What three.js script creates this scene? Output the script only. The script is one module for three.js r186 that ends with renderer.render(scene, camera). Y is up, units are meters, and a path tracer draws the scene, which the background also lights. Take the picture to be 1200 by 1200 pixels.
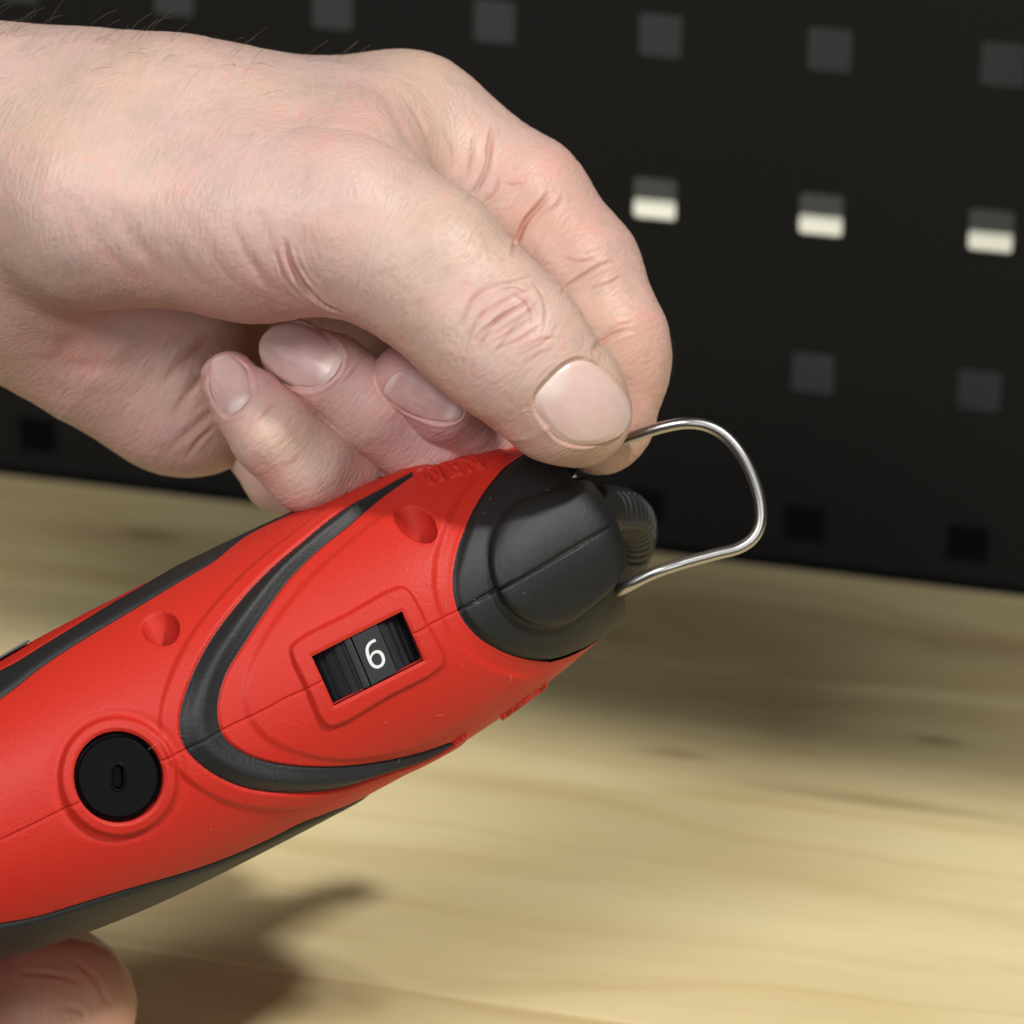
import * as THREE from 'three';
import { mergeGeometries } from 'three/addons/utils/BufferGeometryUtils.js';
import { RoundedBoxGeometry } from 'three/addons/geometries/RoundedBoxGeometry.js';
import { FontLoader } from 'three/addons/loaders/FontLoader.js';
import { RectAreaLightUniformsLib } from 'three/addons/lights/RectAreaLightUniformsLib.js';

// ------------------------------------------------------------------ camera, light, exposure
// World: metres, bench top at y = 0, perforated panel face at z = 0, x to the right along the panel.
const scene = new THREE.Scene();
const renderer = new THREE.WebGLRenderer();
renderer.toneMapping = THREE.LinearToneMapping;
renderer.toneMappingExposure = 0.96;
renderer.shadowMap.enabled = true;
scene.background = new THREE.Color(0.003, 0.003, 0.0032);
RectAreaLightUniformsLib.init();

const FOCAL = 4000 / 600;                                  // focal length over half the frame height
const camera = new THREE.PerspectiveCamera(2 * Math.atan(1 / FOCAL) * 180 / Math.PI, 1, 0.02, 20);
{
  const rx = new THREE.Matrix4().makeRotationX(0.4151), ry = new THREE.Matrix4().makeRotationY(-0.24869), rz = new THREE.Matrix4().makeRotationZ(-0.01531);
  const m = rz.multiply(rx).multiply(ry).transpose();      // world <- camera
  camera.quaternion.setFromRotationMatrix(m);
  camera.position.set(0.1509, 0.3333, 0.7207);
  camera.focus = 0.534; camera.userData.fStop = 19;
  camera.updateMatrixWorld(true);
}
// Working frame of the things held up in front of the bench: its origin lies 551 mm in front of the camera, axes x right, y up, z towards the camera, millimetres.
const DEPTH = 551, PXF = 4000;
const FRAME_Q = camera.quaternion.clone();
const FRAME_O = new THREE.Vector3(0, 0, -DEPTH / 1000).applyQuaternion(FRAME_Q).add(camera.position);
const toWorld = (v) => new THREE.Vector3(v[0], v[1], v[2]).multiplyScalar(0.001).applyQuaternion(FRAME_Q).add(FRAME_O);
const P = (x, y, z) => { const D = (DEPTH - z) / PXF; return [(x - 600) * D, (600 - y) * D, z]; };
const RAD = (r, z) => r * (DEPTH - z) / PXF;

function softLight(name, at, target, w, h, intensity, color) {
  const l = new THREE.RectAreaLight(color, intensity, w, h);
  l.name = name; l.position.set(...at); l.lookAt(...target); scene.add(l);
  return l;
}
const SUBJECT = [0.03, 0.12, 0.22];
const LAMPS = [
  { at: [0.80, 1.25, 0.45], w: 0.1, h: 0.1, i: 500, c: new THREE.Color(1.0, 0.98, 0.94), key: 'small studio lamp with square diffuser high to the right of the bench' },
  { at: [-0.14, 0.86, 1.02], w: 0.34, h: 0.3, i: 20, c: new THREE.Color(1.0, 0.985, 0.97), key: 'large studio softbox hanging above the camera' },
  { at: [0.60, 0.40, 1.05], w: 0.45, h: 0.45, i: 2.4, c: new THREE.Color(1.0, 0.985, 0.96), key: 'added fill softbox standing to the right of the camera' },  // added fill that lifts the shadows from the right
  { at: [-0.50, 0.45, 1.10], w: 0.4, h: 0.4, i: 1.1, c: new THREE.Color(0.98, 0.985, 1.0), key: 'added fill softbox standing to the left of the camera' },  // added fill that brightens the underside of the hand
];
for (const L of LAMPS) softLight('key_and_fill_light', L.at, SUBJECT, L.w, L.h, L.i, L.c);

// ------------------------------------------------------------------ helpers
const clamp = (x, a, b) => Math.min(b, Math.max(a, x));
const smooth = (a, b, x) => { const t = clamp((x - a) / (b - a), 0, 1); return t * t * (3 - 2 * t); };
const lerp = (a, b, t) => a + (b - a) * t;
function rng(seed) { let s = seed >>> 0; return () => { s = (s + 0x6d2b79f5) | 0; let t = Math.imul(s ^ (s >>> 15), 1 | s); t = (t + Math.imul(t ^ (t >>> 7), 61 | t)) ^ t; return ((t ^ (t >>> 14)) >>> 0) / 4294967296; }; }
const hash3 = (x, y, z) => { let h = Math.imul(x, 374761393) ^ Math.imul(y, 668265263) ^ Math.imul(z, 2147483647 - 58713); h = Math.imul(h ^ (h >>> 13), 1274126177); h ^= h >>> 16; return (h >>> 0) / 2147483648 - 1; };
function noise(x, y, z) {                                    // value noise, -1 .. 1
  const X = Math.floor(x), Y = Math.floor(y), Z = Math.floor(z);
  let u = x - X, v = y - Y, w = z - Z; u = u * u * (3 - 2 * u); v = v * v * (3 - 2 * v); w = w * w * (3 - 2 * w);
  const a = lerp(hash3(X, Y, Z), hash3(X + 1, Y, Z), u), b = lerp(hash3(X, Y + 1, Z), hash3(X + 1, Y + 1, Z), u);
  const c = lerp(hash3(X, Y, Z + 1), hash3(X + 1, Y, Z + 1), u), d = lerp(hash3(X, Y + 1, Z + 1), hash3(X + 1, Y + 1, Z + 1), u);
  return lerp(lerp(a, b, v), lerp(c, d, v), w);
}
const fbm = (x, y, z, o = 4) => { let s = 0, a = 0.5; for (let i = 0; i < o; i++) { s += a * noise(x, y, z); a *= 0.5; x = x * 2.03 + 17.1; y = y * 2.03 + 5.3; z = z * 2.03 + 9.7; } return s; };
const sub = (a, b) => [a[0] - b[0], a[1] - b[1], a[2] - b[2]], add = (a, b) => [a[0] + b[0], a[1] + b[1], a[2] + b[2]], mul = (a, s) => [a[0] * s, a[1] * s, a[2] * s];
const dot = (a, b) => a[0] * b[0] + a[1] * b[1] + a[2] * b[2], len = (a) => Math.sqrt(dot(a, a)), norm = (a) => mul(a, 1 / (len(a) || 1));
const cross = (a, b) => [a[1] * b[2] - a[2] * b[1], a[2] * b[0] - a[0] * b[2], a[0] * b[1] - a[1] * b[0]];
function tag(o, label, category, group) { if (label) o.userData.label = label; if (category) o.userData.category = category; if (group) o.userData.group = group; return o; }
function thing(name, position, quaternion) { const g = new THREE.Group(); g.name = name; g.position.copy(position); if (quaternion) g.quaternion.copy(quaternion); scene.add(g); return g; }
function part(name, geometry, material, parent) { const m = new THREE.Mesh(geometry, material); m.name = name; m.castShadow = m.receiveShadow = true; parent.add(m); return m; }
function indexed(pos, nor, col, uv, index) {
  const g = new THREE.BufferGeometry();
  g.setAttribute('position', new THREE.BufferAttribute(pos instanceof Float32Array ? pos : new Float32Array(pos), 3));
  if (nor) g.setAttribute('normal', new THREE.BufferAttribute(nor instanceof Float32Array ? nor : new Float32Array(nor), 3));
  if (col) g.setAttribute('color', new THREE.BufferAttribute(col instanceof Float32Array ? col : new Float32Array(col), 3));
  if (uv) g.setAttribute('uv', new THREE.BufferAttribute(uv instanceof Float32Array ? uv : new Float32Array(uv), 2));
  g.setIndex(new THREE.BufferAttribute(index instanceof Uint32Array ? index : new Uint32Array(index), 1));
  if (!nor) g.computeVertexNormals();
  return g;
}
function spline(pts, n = 6, closed = false) {                // Catmull-Rom through 2D or 3D points
  const c = new THREE.CatmullRomCurve3(pts.map((p) => new THREE.Vector3(p[0], p[1], p[2] ?? 0)), closed, 'centripetal');
  return c.getPoints(pts.length * n).map((v) => (pts[0].length > 2 ? [v.x, v.y, v.z] : [v.x, v.y]));
}
function polyline2(pts) {                                    // unsigned distance to a 2D polyline + bounding box
  let x0 = 1e9, y0 = 1e9, x1 = -1e9, y1 = -1e9; for (const p of pts) { x0 = Math.min(x0, p[0]); x1 = Math.max(x1, p[0]); y0 = Math.min(y0, p[1]); y1 = Math.max(y1, p[1]); }
  const d = (x, y) => { let m = 1e9; for (let i = 0; i + 1 < pts.length; i++) { const a = pts[i], b = pts[i + 1], ex = b[0] - a[0], ey = b[1] - a[1], wx = x - a[0], wy = y - a[1], t = clamp((wx * ex + wy * ey) / (ex * ex + ey * ey + 1e-12), 0, 1), dx = wx - ex * t, dy = wy - ey * t; m = Math.min(m, dx * dx + dy * dy); } return Math.sqrt(m); };
  return Object.assign(d, { box: [x0, y0, x1, y1] });
}
function polygon2(pts, far = 8) {                            // signed distance to a closed 2D polygon (negative inside), cut off beyond «far»
  const edge = polyline2([...pts, pts[0]]), [x0, y0, x1, y1] = edge.box;
  return (x, y) => {
    if (x < x0 - far || x > x1 + far || y < y0 - far || y > y1 + far) return far;
    let inside = false;
    for (let i = 0, j = pts.length - 1; i < pts.length; j = i++) { const a = pts[i], b = pts[j]; if ((a[1] > y) !== (b[1] > y) && x < ((b[0] - a[0]) * (y - a[1])) / (b[1] - a[1]) + a[0]) inside = !inside; }
    const d = edge(x, y); return inside ? -d : d;
  };
}
// Mesh of an implicit surface f(p, list) = 0 on a sparse grid (surface nets). cull(center, radius) gives the list of pieces that matter in a block.
function meshField(f, cull, lo, hi, cell) {
  const B = 8, bs = B * cell, n = [0, 1, 2].map((k) => Math.ceil((hi[k] - lo[k]) / bs) + 1), half = bs * 0.5, diag = half * Math.sqrt(3);
  const NX = n[0] * B + 2, NY = n[1] * B + 2, ids = new Map(), pos = [], val = new Float32Array((B + 2) ** 3), S = B + 2, quads = [], blocks = [];
  for (let bz = 0; bz < n[2]; bz++) for (let by = 0; by < n[1]; by++) for (let bx = 0; bx < n[0]; bx++) {
    const c = [lo[0] + bx * bs + half, lo[1] + by * bs + half, lo[2] + bz * bs + half], list = cull(c, diag * 1.6);
    if (list && Math.abs(f(c[0], c[1], c[2], list)) < diag * 1.6 + cell) blocks.push([bx, by, bz, list]);
  }
  const key = (x, y, z) => (z * NY + y) * NX + x, signs = [];
  for (const [bx, by, bz, list] of blocks) {
    const ox = bx * B, oy = by * B, oz = bz * B;
    for (let k = 0; k <= B; k++) for (let j = 0; j <= B; j++) for (let i = 0; i <= B; i++) val[(k * S + j) * S + i] = f(lo[0] + (ox + i) * cell, lo[1] + (oy + j) * cell, lo[2] + (oz + k) * cell, list);
    for (let k = 0; k < B; k++) for (let j = 0; j < B; j++) for (let i = 0; i < B; i++) {
      const at = (k * S + j) * S + i, v = [val[at], val[at + 1], val[at + S], val[at + S + 1], val[at + S * S], val[at + S * S + 1], val[at + S * S + S], val[at + S * S + S + 1]];
      let m = 0; for (let q = 0; q < 8; q++) if (v[q] < 0) m |= 1 << q;
      if (m === 0 || m === 255) continue;
      let x = 0, y = 0, z = 0, c = 0;
      const e = (a, b) => { if ((v[a] < 0) === (v[b] < 0)) return; const t = v[a] / (v[a] - v[b]); x += lerp(a & 1, b & 1, t); y += lerp((a >> 1) & 1, (b >> 1) & 1, t); z += lerp(a >> 2, b >> 2, t); c++; };
      e(0, 1); e(2, 3); e(4, 5); e(6, 7); e(0, 2); e(1, 3); e(4, 6); e(5, 7); e(0, 4); e(1, 5); e(2, 6); e(3, 7);
      ids.set(key(ox + i, oy + j, oz + k), pos.length / 3);
      pos.push(lo[0] + (ox + i + x / c) * cell, lo[1] + (oy + j + y / c) * cell, lo[2] + (oz + k + z / c) * cell);
      const s0 = v[0] < 0;
      if ((v[1] < 0) !== s0) signs.push(ox + i, oy + j, oz + k, s0 ? 0 : 3);
      if ((v[2] < 0) !== s0) signs.push(ox + i, oy + j, oz + k, s0 ? 1 : 4);
      if ((v[4] < 0) !== s0) signs.push(ox + i, oy + j, oz + k, s0 ? 2 : 5);
    }
  }
  for (let q = 0; q < signs.length; q += 4) {
    const x = signs[q], y = signs[q + 1], z = signs[q + 2], s = signs[q + 3], ax = s % 3;
    const o = ax === 0 ? [[0, -1, -1], [0, 0, -1], [0, 0, 0], [0, -1, 0]] : ax === 1 ? [[-1, 0, -1], [-1, 0, 0], [0, 0, 0], [0, 0, -1]] : [[-1, -1, 0], [0, -1, 0], [0, 0, 0], [-1, 0, 0]];
    const v = o.map((d) => ids.get(key(x + d[0], y + d[1], z + d[2])));
    if (v.some((i) => i === undefined)) continue;
    if (s < 3) quads.push(v[0], v[1], v[2], v[0], v[2], v[3]); else quads.push(v[0], v[2], v[1], v[0], v[3], v[2]);
  }
  return { pos: new Float32Array(pos), index: new Uint32Array(quads) };
}
function vertexNormals(pos, index) {
  const n = new Float32Array(pos.length);
  for (let t = 0; t < index.length; t += 3) {
    const a = index[t] * 3, b = index[t + 1] * 3, c = index[t + 2] * 3;
    const ux = pos[b] - pos[a], uy = pos[b + 1] - pos[a + 1], uz = pos[b + 2] - pos[a + 2], vx = pos[c] - pos[a], vy = pos[c + 1] - pos[a + 1], vz = pos[c + 2] - pos[a + 2];
    const x = uy * vz - uz * vy, y = uz * vx - ux * vz, z = ux * vy - uy * vx;
    for (const i of [a, b, c]) { n[i] += x; n[i + 1] += y; n[i + 2] += z; }
  }
  for (let i = 0; i < n.length; i += 3) { const l = Math.hypot(n[i], n[i + 1], n[i + 2]) || 1; n[i] /= l; n[i + 1] /= l; n[i + 2] /= l; }
  return n;
}
// A grey noise tile for grain: n pixels a side, wraps round.
function grainTexture(n, seed, soft) {
  const r = rng(seed), a = new Float32Array(n * n); for (let i = 0; i < n * n; i++) a[i] = r();
  let b = a; for (let s = 0; s < soft; s++) { const c = new Float32Array(n * n); for (let y = 0; y < n; y++) for (let x = 0; x < n; x++) { let t = 0; for (let j = -1; j <= 1; j++) for (let i = -1; i <= 1; i++) t += b[((y + j + n) % n) * n + ((x + i + n) % n)]; c[y * n + x] = t / 9; } b = c; }
  let lo = 1e9, hi = -1e9; for (const v of b) { lo = Math.min(lo, v); hi = Math.max(hi, v); }
  const d = new Uint8Array(n * n * 4); for (let i = 0; i < n * n; i++) { const v = Math.round(((b[i] - lo) / (hi - lo)) * 255); d[i * 4] = d[i * 4 + 1] = d[i * 4 + 2] = v; d[i * 4 + 3] = 255; }
  const t = new THREE.DataTexture(d, n, n); t.wrapS = t.wrapT = THREE.RepeatWrapping; t.magFilter = t.minFilter = THREE.LinearFilter; t.needsUpdate = true; return t;
}
const grain = grainTexture(256, 5, 2);
const std = (o) => new THREE.MeshPhysicalMaterial(o);

// ------------------------------------------------------------------ the setting: bench, perforated panel, wall behind it
function woodTexture(seed, W, H, lengthMm, widthMm, features) {
  const d = new Uint8Array(W * H * 4), r = rng(seed), o = r() * 500, tone = 0.95 + r() * 0.1, lean = (r() - 0.5) * 0.05, arcX = 0.35 + r() * 0.4;
  for (let j = 0; j < H; j++) for (let i = 0; i < W; i++) {
    const x = (i / W) * lengthMm, z = (j / H) * widthMm;
    let zz = z + lean * x + 17 * fbm(x / 105 + o, z / 50, o, 3) + 1.2 * noise(x / 22, z / 9, o);
    let knot = 0, pull = 0;
    for (const k of features) { const dx = (x - k[0]) / k[2], dz = (z - k[1]) / k[3], q = Math.exp(-(dx * dx + dz * dz)); knot = Math.max(knot, q * k[4]); pull += q * k[3] * 0.7 * Math.sign(dz || 1); }
    zz += pull * 0.3;
    const heart = Math.hypot((zz - widthMm * 0.55) * 1.0, (x - lengthMm * arcX) * 0.09);        // cathedral arches
    const ring = heart / 19 + 0.6 * noise(x / 90, zz / 14, o + 3), f = ring - Math.floor(ring);
    const late = smooth(0.6, 0.92, f) * (1 - smooth(0.94, 1, f)) * (0.55 + 0.6 * noise(x / 130 + 3, zz / 30, o));
    const fine = noise(x / 48, zz * 0.9, o) * 0.7 + noise(x / 16, zz * 2.6, o + 7) * 0.35, cloud = fbm(x / 75 + 9, z / 24, o + 4, 4);
    let k = clamp(0.34 * late + 0.50 * cloud + 0.11 * fine + 0.17, 0, 1);
    const L = [0.80 * tone, 0.675 * tone, 0.385 * tone], D = [0.53, 0.37, 0.14], K = [0.27, 0.155, 0.06];
    for (let c = 0; c < 3; c++) { const v = lerp(lerp(L[c], D[c], k), K[c], clamp(knot, 0, 0.9)); d[(j * W + i) * 4 + c] = Math.round(255 * Math.pow(clamp(v, 0, 1), 1 / 2.2)); }
    d[(j * W + i) * 4 + 3] = 255;
  }
  const t = new THREE.DataTexture(d, W, H); t.colorSpace = THREE.SRGBColorSpace; t.magFilter = t.minFilter = THREE.LinearFilter; t.needsUpdate = true; return t;
}
{
  // The bench top is glued up from boards that run along the panel.
  const bench = thing('workbench', new THREE.Vector3(0, 0, 0));
  tag(bench, 'pale wooden workbench top glued up from long boards', 'workbench');
  bench.userData.kind = 'structure';
  const edges = [1, 58, 117, 203.5, 268, 345], X0 = -460, X1 = 460;
  const knots = [[[345, 24, 11, 4, 0.75], [338, 27, 30, 8, 0.35], [535, 33, 5, 1.8, 0.5], [545, 30, 30, 9, 0.4]], [[541, 20, 5, 1.8, 0.7], [489, 41, 7, 2, 0.6], [531, 50, 26, 2.2, 0.5]], [[300, 20, 16, 6, 0.35]], [[420, 30, 24, 7, 0.3]], []];
  for (let i = 0; i + 1 < edges.length; i++) {
    const w = edges[i + 1] - edges[i], g = new RoundedBoxGeometry((X1 - X0) / 1000, 0.036, (w - 0.05) / 1000, 2, 0.00025);
    const uv = g.attributes.uv, p = g.attributes.position;
    for (let q = 0; q < p.count; q++) uv.setXY(q, clamp(p.getX(q) * 1000 / (X1 - X0) + 0.5, 0, 1), clamp((p.getZ(q) * 1000) / w + 0.5, 0, 1));
    const m = std({ map: woodTexture(31 + i * 7, 1400, 192, X1 - X0, w, knots[i]), roughness: 0.48, specularIntensity: 0.55 });
    const b = part('board', g, m, bench); b.position.set(0, -0.018, (edges[i] + edges[i + 1]) / 2000);
  }
}
{
  // Black sheet-metal panel with square holes, 10 mm holes on a 38.1 mm grid.
  const W = 0.62, top = 0.33, hole = 0.0049, s = new THREE.Shape();
  s.moveTo(-W, 0.002); s.lineTo(W, 0.002); s.lineTo(W, top); s.lineTo(-W, top); s.closePath();
  for (let c = -15; c <= 15; c++) for (let r = -4; r <= 3; r++) {
    const x = c * 0.0381, y = 0.125 - r * 0.0381, h = new THREE.Path(), k = 0.0006;
    h.moveTo(x - hole + k, y - hole); h.lineTo(x - hole, y - hole + k); h.lineTo(x - hole, y + hole - k); h.lineTo(x - hole + k, y + hole); h.lineTo(x + hole - k, y + hole); h.lineTo(x + hole, y + hole - k); h.lineTo(x + hole, y - hole + k); h.lineTo(x + hole - k, y - hole); h.closePath();
    s.holes.push(h);
  }
  const g = new THREE.ExtrudeGeometry(s, { depth: 0.0013, bevelEnabled: false }); g.translate(0, 0, -0.0013);
  const panel = part('perforated_panel', g, std({ color: new THREE.Color(0.0078, 0.0079, 0.0082), roughness: 0.6, specularIntensity: 0.5, bumpMap: Object.assign(grain.clone(), { repeat: new THREE.Vector2(40, 40) }), bumpScale: 0.00005 }), scene);
  tag(panel, 'black metal tool panel with rows of square holes behind the bench', 'tool panel');
  const wall = part('wall', new THREE.BoxGeometry(1.3, 0.6, 0.02), std({ color: new THREE.Color(0.085, 0.092, 0.092), roughness: 0.9 }), scene);
  wall.position.set(0, 0.317, -0.085); wall.userData.kind = 'structure';
  const ledge = part('added_ledge', new RoundedBoxGeometry(1.24, 0.004, 0.018, 2, 0.0008), std({ color: new THREE.Color(0.8, 0.78, 0.68), roughness: 0.6 }), scene);  // added pale strip that makes one hole row look lit from below
  ledge.position.set(0, 0.059, -0.066); ledge.userData.kind = 'structure';
  const rail = part('added_rail', new RoundedBoxGeometry(1.24, 0.039, 0.0176, 2, 0.0008), std({ color: new THREE.Color(0.22, 0.24, 0.25), roughness: 0.7 }), scene);  // added rail front, coloured darker so the holes below look dim
  rail.position.set(0, 0.0374, -0.0662); rail.userData.kind = 'structure';
  // unseen glowing tube added to brighten the panel holes from behind
  const tube = part('hole_fill_tube', new THREE.CylinderGeometry(0.006, 0.006, 0.6, 20).rotateZ(Math.PI / 2), std({ color: new THREE.Color(0.8, 0.8, 0.8), emissive: new THREE.Color(1, 0.98, 0.9), emissiveIntensity: 1.2 }), scene);
  tube.position.set(-0.16, 0.352, -0.022); tag(tube, 'added glowing tube that brightens the gap behind the tool panel', 'lamp');
  const l = new THREE.RectAreaLight(new THREE.Color(1, 0.98, 0.9), 72, 0.6, 0.012); l.name = 'hole_fill_glow'; l.position.set(-0.16, 0.344, -0.022); l.lookAt(-0.16, 0, -0.04); scene.add(l);
  // unseen shelf board, added to cast shade on the bench back and panel
  const shelf = part('added_shade_shelf', new RoundedBoxGeometry(1.3, 0.02, 0.17, 2, 0.002), std({ color: new THREE.Color(0.05, 0.05, 0.05), roughness: 0.6 }), scene);
  shelf.position.set(0, 0.312, 0.087); shelf.rotation.y = -0.05; tag(shelf, 'unseen shelf board added above the bench to shade its back', 'shelf');
}
// the studio lamps, the side ones added as fill: a housing with a glowing diffuser behind each light
for (const L of LAMPS) {
  const t = thing('key_and_fill_lamp', new THREE.Vector3(...L.at)); t.lookAt(...SUBJECT);
  tag(t, L.key, 'lamp');
  part('housing', new RoundedBoxGeometry(L.w * 1.06, L.h * 1.06, 0.05, 2, 0.006).translate(0, 0, -0.035), std({ color: new THREE.Color(0.02, 0.02, 0.02), roughness: 0.6 }), t);
  part('diffuser', new THREE.PlaneGeometry(L.w, L.h).translate(0, 0, -0.006), std({ color: new THREE.Color(0.8, 0.8, 0.8), emissive: L.c, emissiveIntensity: 1.0 }), t);
}
// ------------------------------------------------------------------ rotary tool
// Tool axes in the working frame: e1 along the body towards the cord end, e2 up across it, e3 out of the moulding seam that faces the camera.
const TILT = 0.21, ROLL = -0.125;
const E1 = norm([0.8944 * Math.cos(TILT), 0.4472 * Math.cos(TILT), -Math.sin(TILT)]);
const up0 = norm(sub([-0.4472, 0.8944, 0], mul(E1, dot(E1, [-0.4472, 0.8944, 0])))), out0 = cross(E1, up0);
const E2 = norm(add(mul(up0, Math.cos(ROLL)), mul(out0, -Math.sin(ROLL)))), E3 = cross(E1, E2);
const TOOL_O = P(383.5, 767, 0);                              // on the axis
const fromTool = (q) => add(TOOL_O, add(mul(E1, q[0]), add(mul(E2, q[1]), mul(E3, q[2]))));
const intoTool = (p) => { const d = sub(p, TOOL_O); return [dot(d, E1), dot(d, E2), dot(d, E3)]; };
const RK = [[-150, 10], [-125, 12], [-100, 14.2], [-85, 16.2], [-70, 18.9], [-60, 20.9], [-50, 22.3], [-38, 23.1], [-20, 23.3], [0, 23.1], [12, 22.7], [20, 21.9], [28, 20.7], [36, 19.1], [44, 17.2], [60, 14]];
function bodyR(x) {                                           // smooth interpolation of the profile
  let i = 0; while (i < RK.length - 2 && x > RK[i + 1][0]) i++;
  const p0 = RK[Math.max(0, i - 1)], p1 = RK[i], p2 = RK[i + 1], p3 = RK[Math.min(RK.length - 1, i + 2)], h = p2[0] - p1[0], t = (x - p1[0]) / h;
  const m1 = i ? (p2[1] - p0[1]) / (p2[0] - p0[0]) : (p2[1] - p1[1]) / h, m2 = i + 2 < RK.length ? (p3[1] - p1[1]) / (p3[0] - p1[0]) : (p2[1] - p1[1]) / h;
  return (2 * t ** 3 - 3 * t * t + 1) * p1[1] + (t ** 3 - 2 * t * t + t) * h * m1 + (-2 * t ** 3 + 3 * t * t) * p2[1] + (t ** 3 - t * t) * h * m2;
}
const SK = 22;                                                // unrolled coordinate: s = angle * SK, angle 0 on the seam, + upwards
// where a sight line through a picture point meets the smooth body, in unrolled coordinates; grazing rays take the nearest point
function onTool(px, py) {
  const o = intoTool([0, 0, DEPTH]), e = intoTool(P(px, py, 0)), d = norm(sub(e, o));
  let t = DEPTH - 60, best = [1e9, 0];
  for (let i = 0; i < 700; i++, t += 0.15) { const q = add(o, mul(d, t)), g = Math.hypot(q[1], q[2]) - bodyR(q[0]); if (g < best[0]) best = [g, t]; if (g < 0) break; }
  const q = add(o, mul(d, best[1])); return [q[0], Math.atan2(q[1], q[2]) * SK];
}
const onToolAll = (pts) => pts.map((p) => onTool(p[0], p[1]));

// --- outlines of the moulded features
const swooshOuter = onToolAll([[486, 553], [468, 562], [443, 576], [402, 599], [357, 634], [316, 669], [275, 713], [243, 757], [221, 802], [210, 843], [214, 872], [231, 893], [259, 912], [291, 924], [322, 928], [357, 928], [402, 922], [449, 906], [497, 889], [530, 872]]);
const swooshInner = onToolAll([[528, 871], [497, 882], [449, 893], [402, 899], [354, 899], [313, 893], [281, 880], [263, 864], [256, 844], [256, 821], [265, 789], [288, 751], [313, 713], [338, 678], [370, 646], [408, 615], [440, 588], [468, 567], [486, 555]]);
const swoosh = polygon2(spline([...swooshOuter, ...swooshInner], 3, true), 7), swooshOut = polyline2(spline(swooshOuter, 4)), swooshIn = polyline2(spline(swooshInner, 4));
const panelIn = polygon2(spline(onToolAll([[500, 560], [455, 600], [405, 640], [362, 680], [328, 722], [301, 765], [287, 805], [291, 838], [313, 865], [357, 884], [402, 890], [449, 884], [497, 870], [535, 850], [600, 800], [600, 700], [560, 620]]), 4, true), 7);
const edgeS = (px, py, d) => { const q = onTool(px, py); return [q[0], q[1] + d]; };
const topStripe = polygon2(spline([...onToolAll([[-60, 852], [0, 818], [47, 782], [93, 751], [133, 727], [173, 703], [213, 679], [253, 655]]), edgeS(300, 612, -0.9), edgeS(400, 566, -0.8), edgeS(446, 552, -0.3), edgeS(446, 552, 1.0), edgeS(400, 566, 1.6), edgeS(300, 612, 1.2), ...onToolAll([[240, 648], [213, 662], [173, 684], [133, 706], [93, 730], [53, 754], [16, 777], [-60, 822]])], 3, true), 7);
const bottomStripe = polygon2(spline([...onToolAll([[-60, 1090], [0, 1083], [47, 1074], [93, 1060], [140, 1046], [187, 1032], [233, 1018], [280, 1000], [320, 982], [360, 962]]), [onTool(440, 925)[0], -32.5], [onTool(440, 925)[0], -33.2], [onTool(300, 998)[0], -34.5], [onTool(100, 1085)[0], -36.5], [onTool(-60, 1120)[0], -38]], 3, true), 7);
const dialFrame = polygon2(spline(onToolAll([[340, 764], [347, 753], [405, 722], [466, 690], [477, 692], [498, 728], [518, 766], [516, 779], [455, 813], [390, 849], [377, 846], [358, 806]]), 3, true), 7);
const dialCorner = onToolAll([[364, 770], [470, 717], [494, 772], [389, 825]]), dialOpening = polygon2(dialCorner, 7);
const brushC = onTool(139, 911), brushOpening = (x, s) => Math.hypot(x - brushC[0], s - brushC[1]) - 6.75;
const dimples = [onTool(486, 612), onTool(187, 734)];
const capEdge = onToolAll([[617, 527], [590, 546], [565, 578], [545, 618], [533, 658], [531, 690], [538, 718], [555, 742], [580, 760], [612, 773], [645, 777]]).map(([x, s]) => [s / SK, x]).concat([[-1.02, 34], [-1.15, 37.8], [-1.3, 41], [-1.42, 43.4]]).sort((a, b) => a[0] - b[0]);
function capX(phi) {                                          // axial place of the edge between red housing and black cap, the same on the far half
  let a = phi; if (a > Math.PI / 2) a = Math.PI - a; if (a < -Math.PI / 2) a = -Math.PI - a;
  const n = capEdge.length; if (a <= capEdge[0][0]) return capEdge[0][1]; if (a >= capEdge[n - 1][0]) return capEdge[n - 1][1];
  let i = 0; while (a > capEdge[i + 1][0]) i++;
  const q = (k) => capEdge[clamp(k, 0, n - 1)], t = (a - q(i)[0]) / (q(i + 1)[0] - q(i)[0]), p0 = q(i - 1)[1], p1 = q(i)[1], p2 = q(i + 1)[1], p3 = q(i + 2)[1];
  return 0.5 * (2 * p1 + (p2 - p0) * t + (2 * p0 - 5 * p1 + 4 * p2 - p3) * t * t + (3 * p1 - p0 - 3 * p2 + p3) * t ** 3);
}
const capSlope = (phi) => (capX(phi + 0.1) - capX(phi - 0.1)) / (0.2 * 20);
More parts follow.
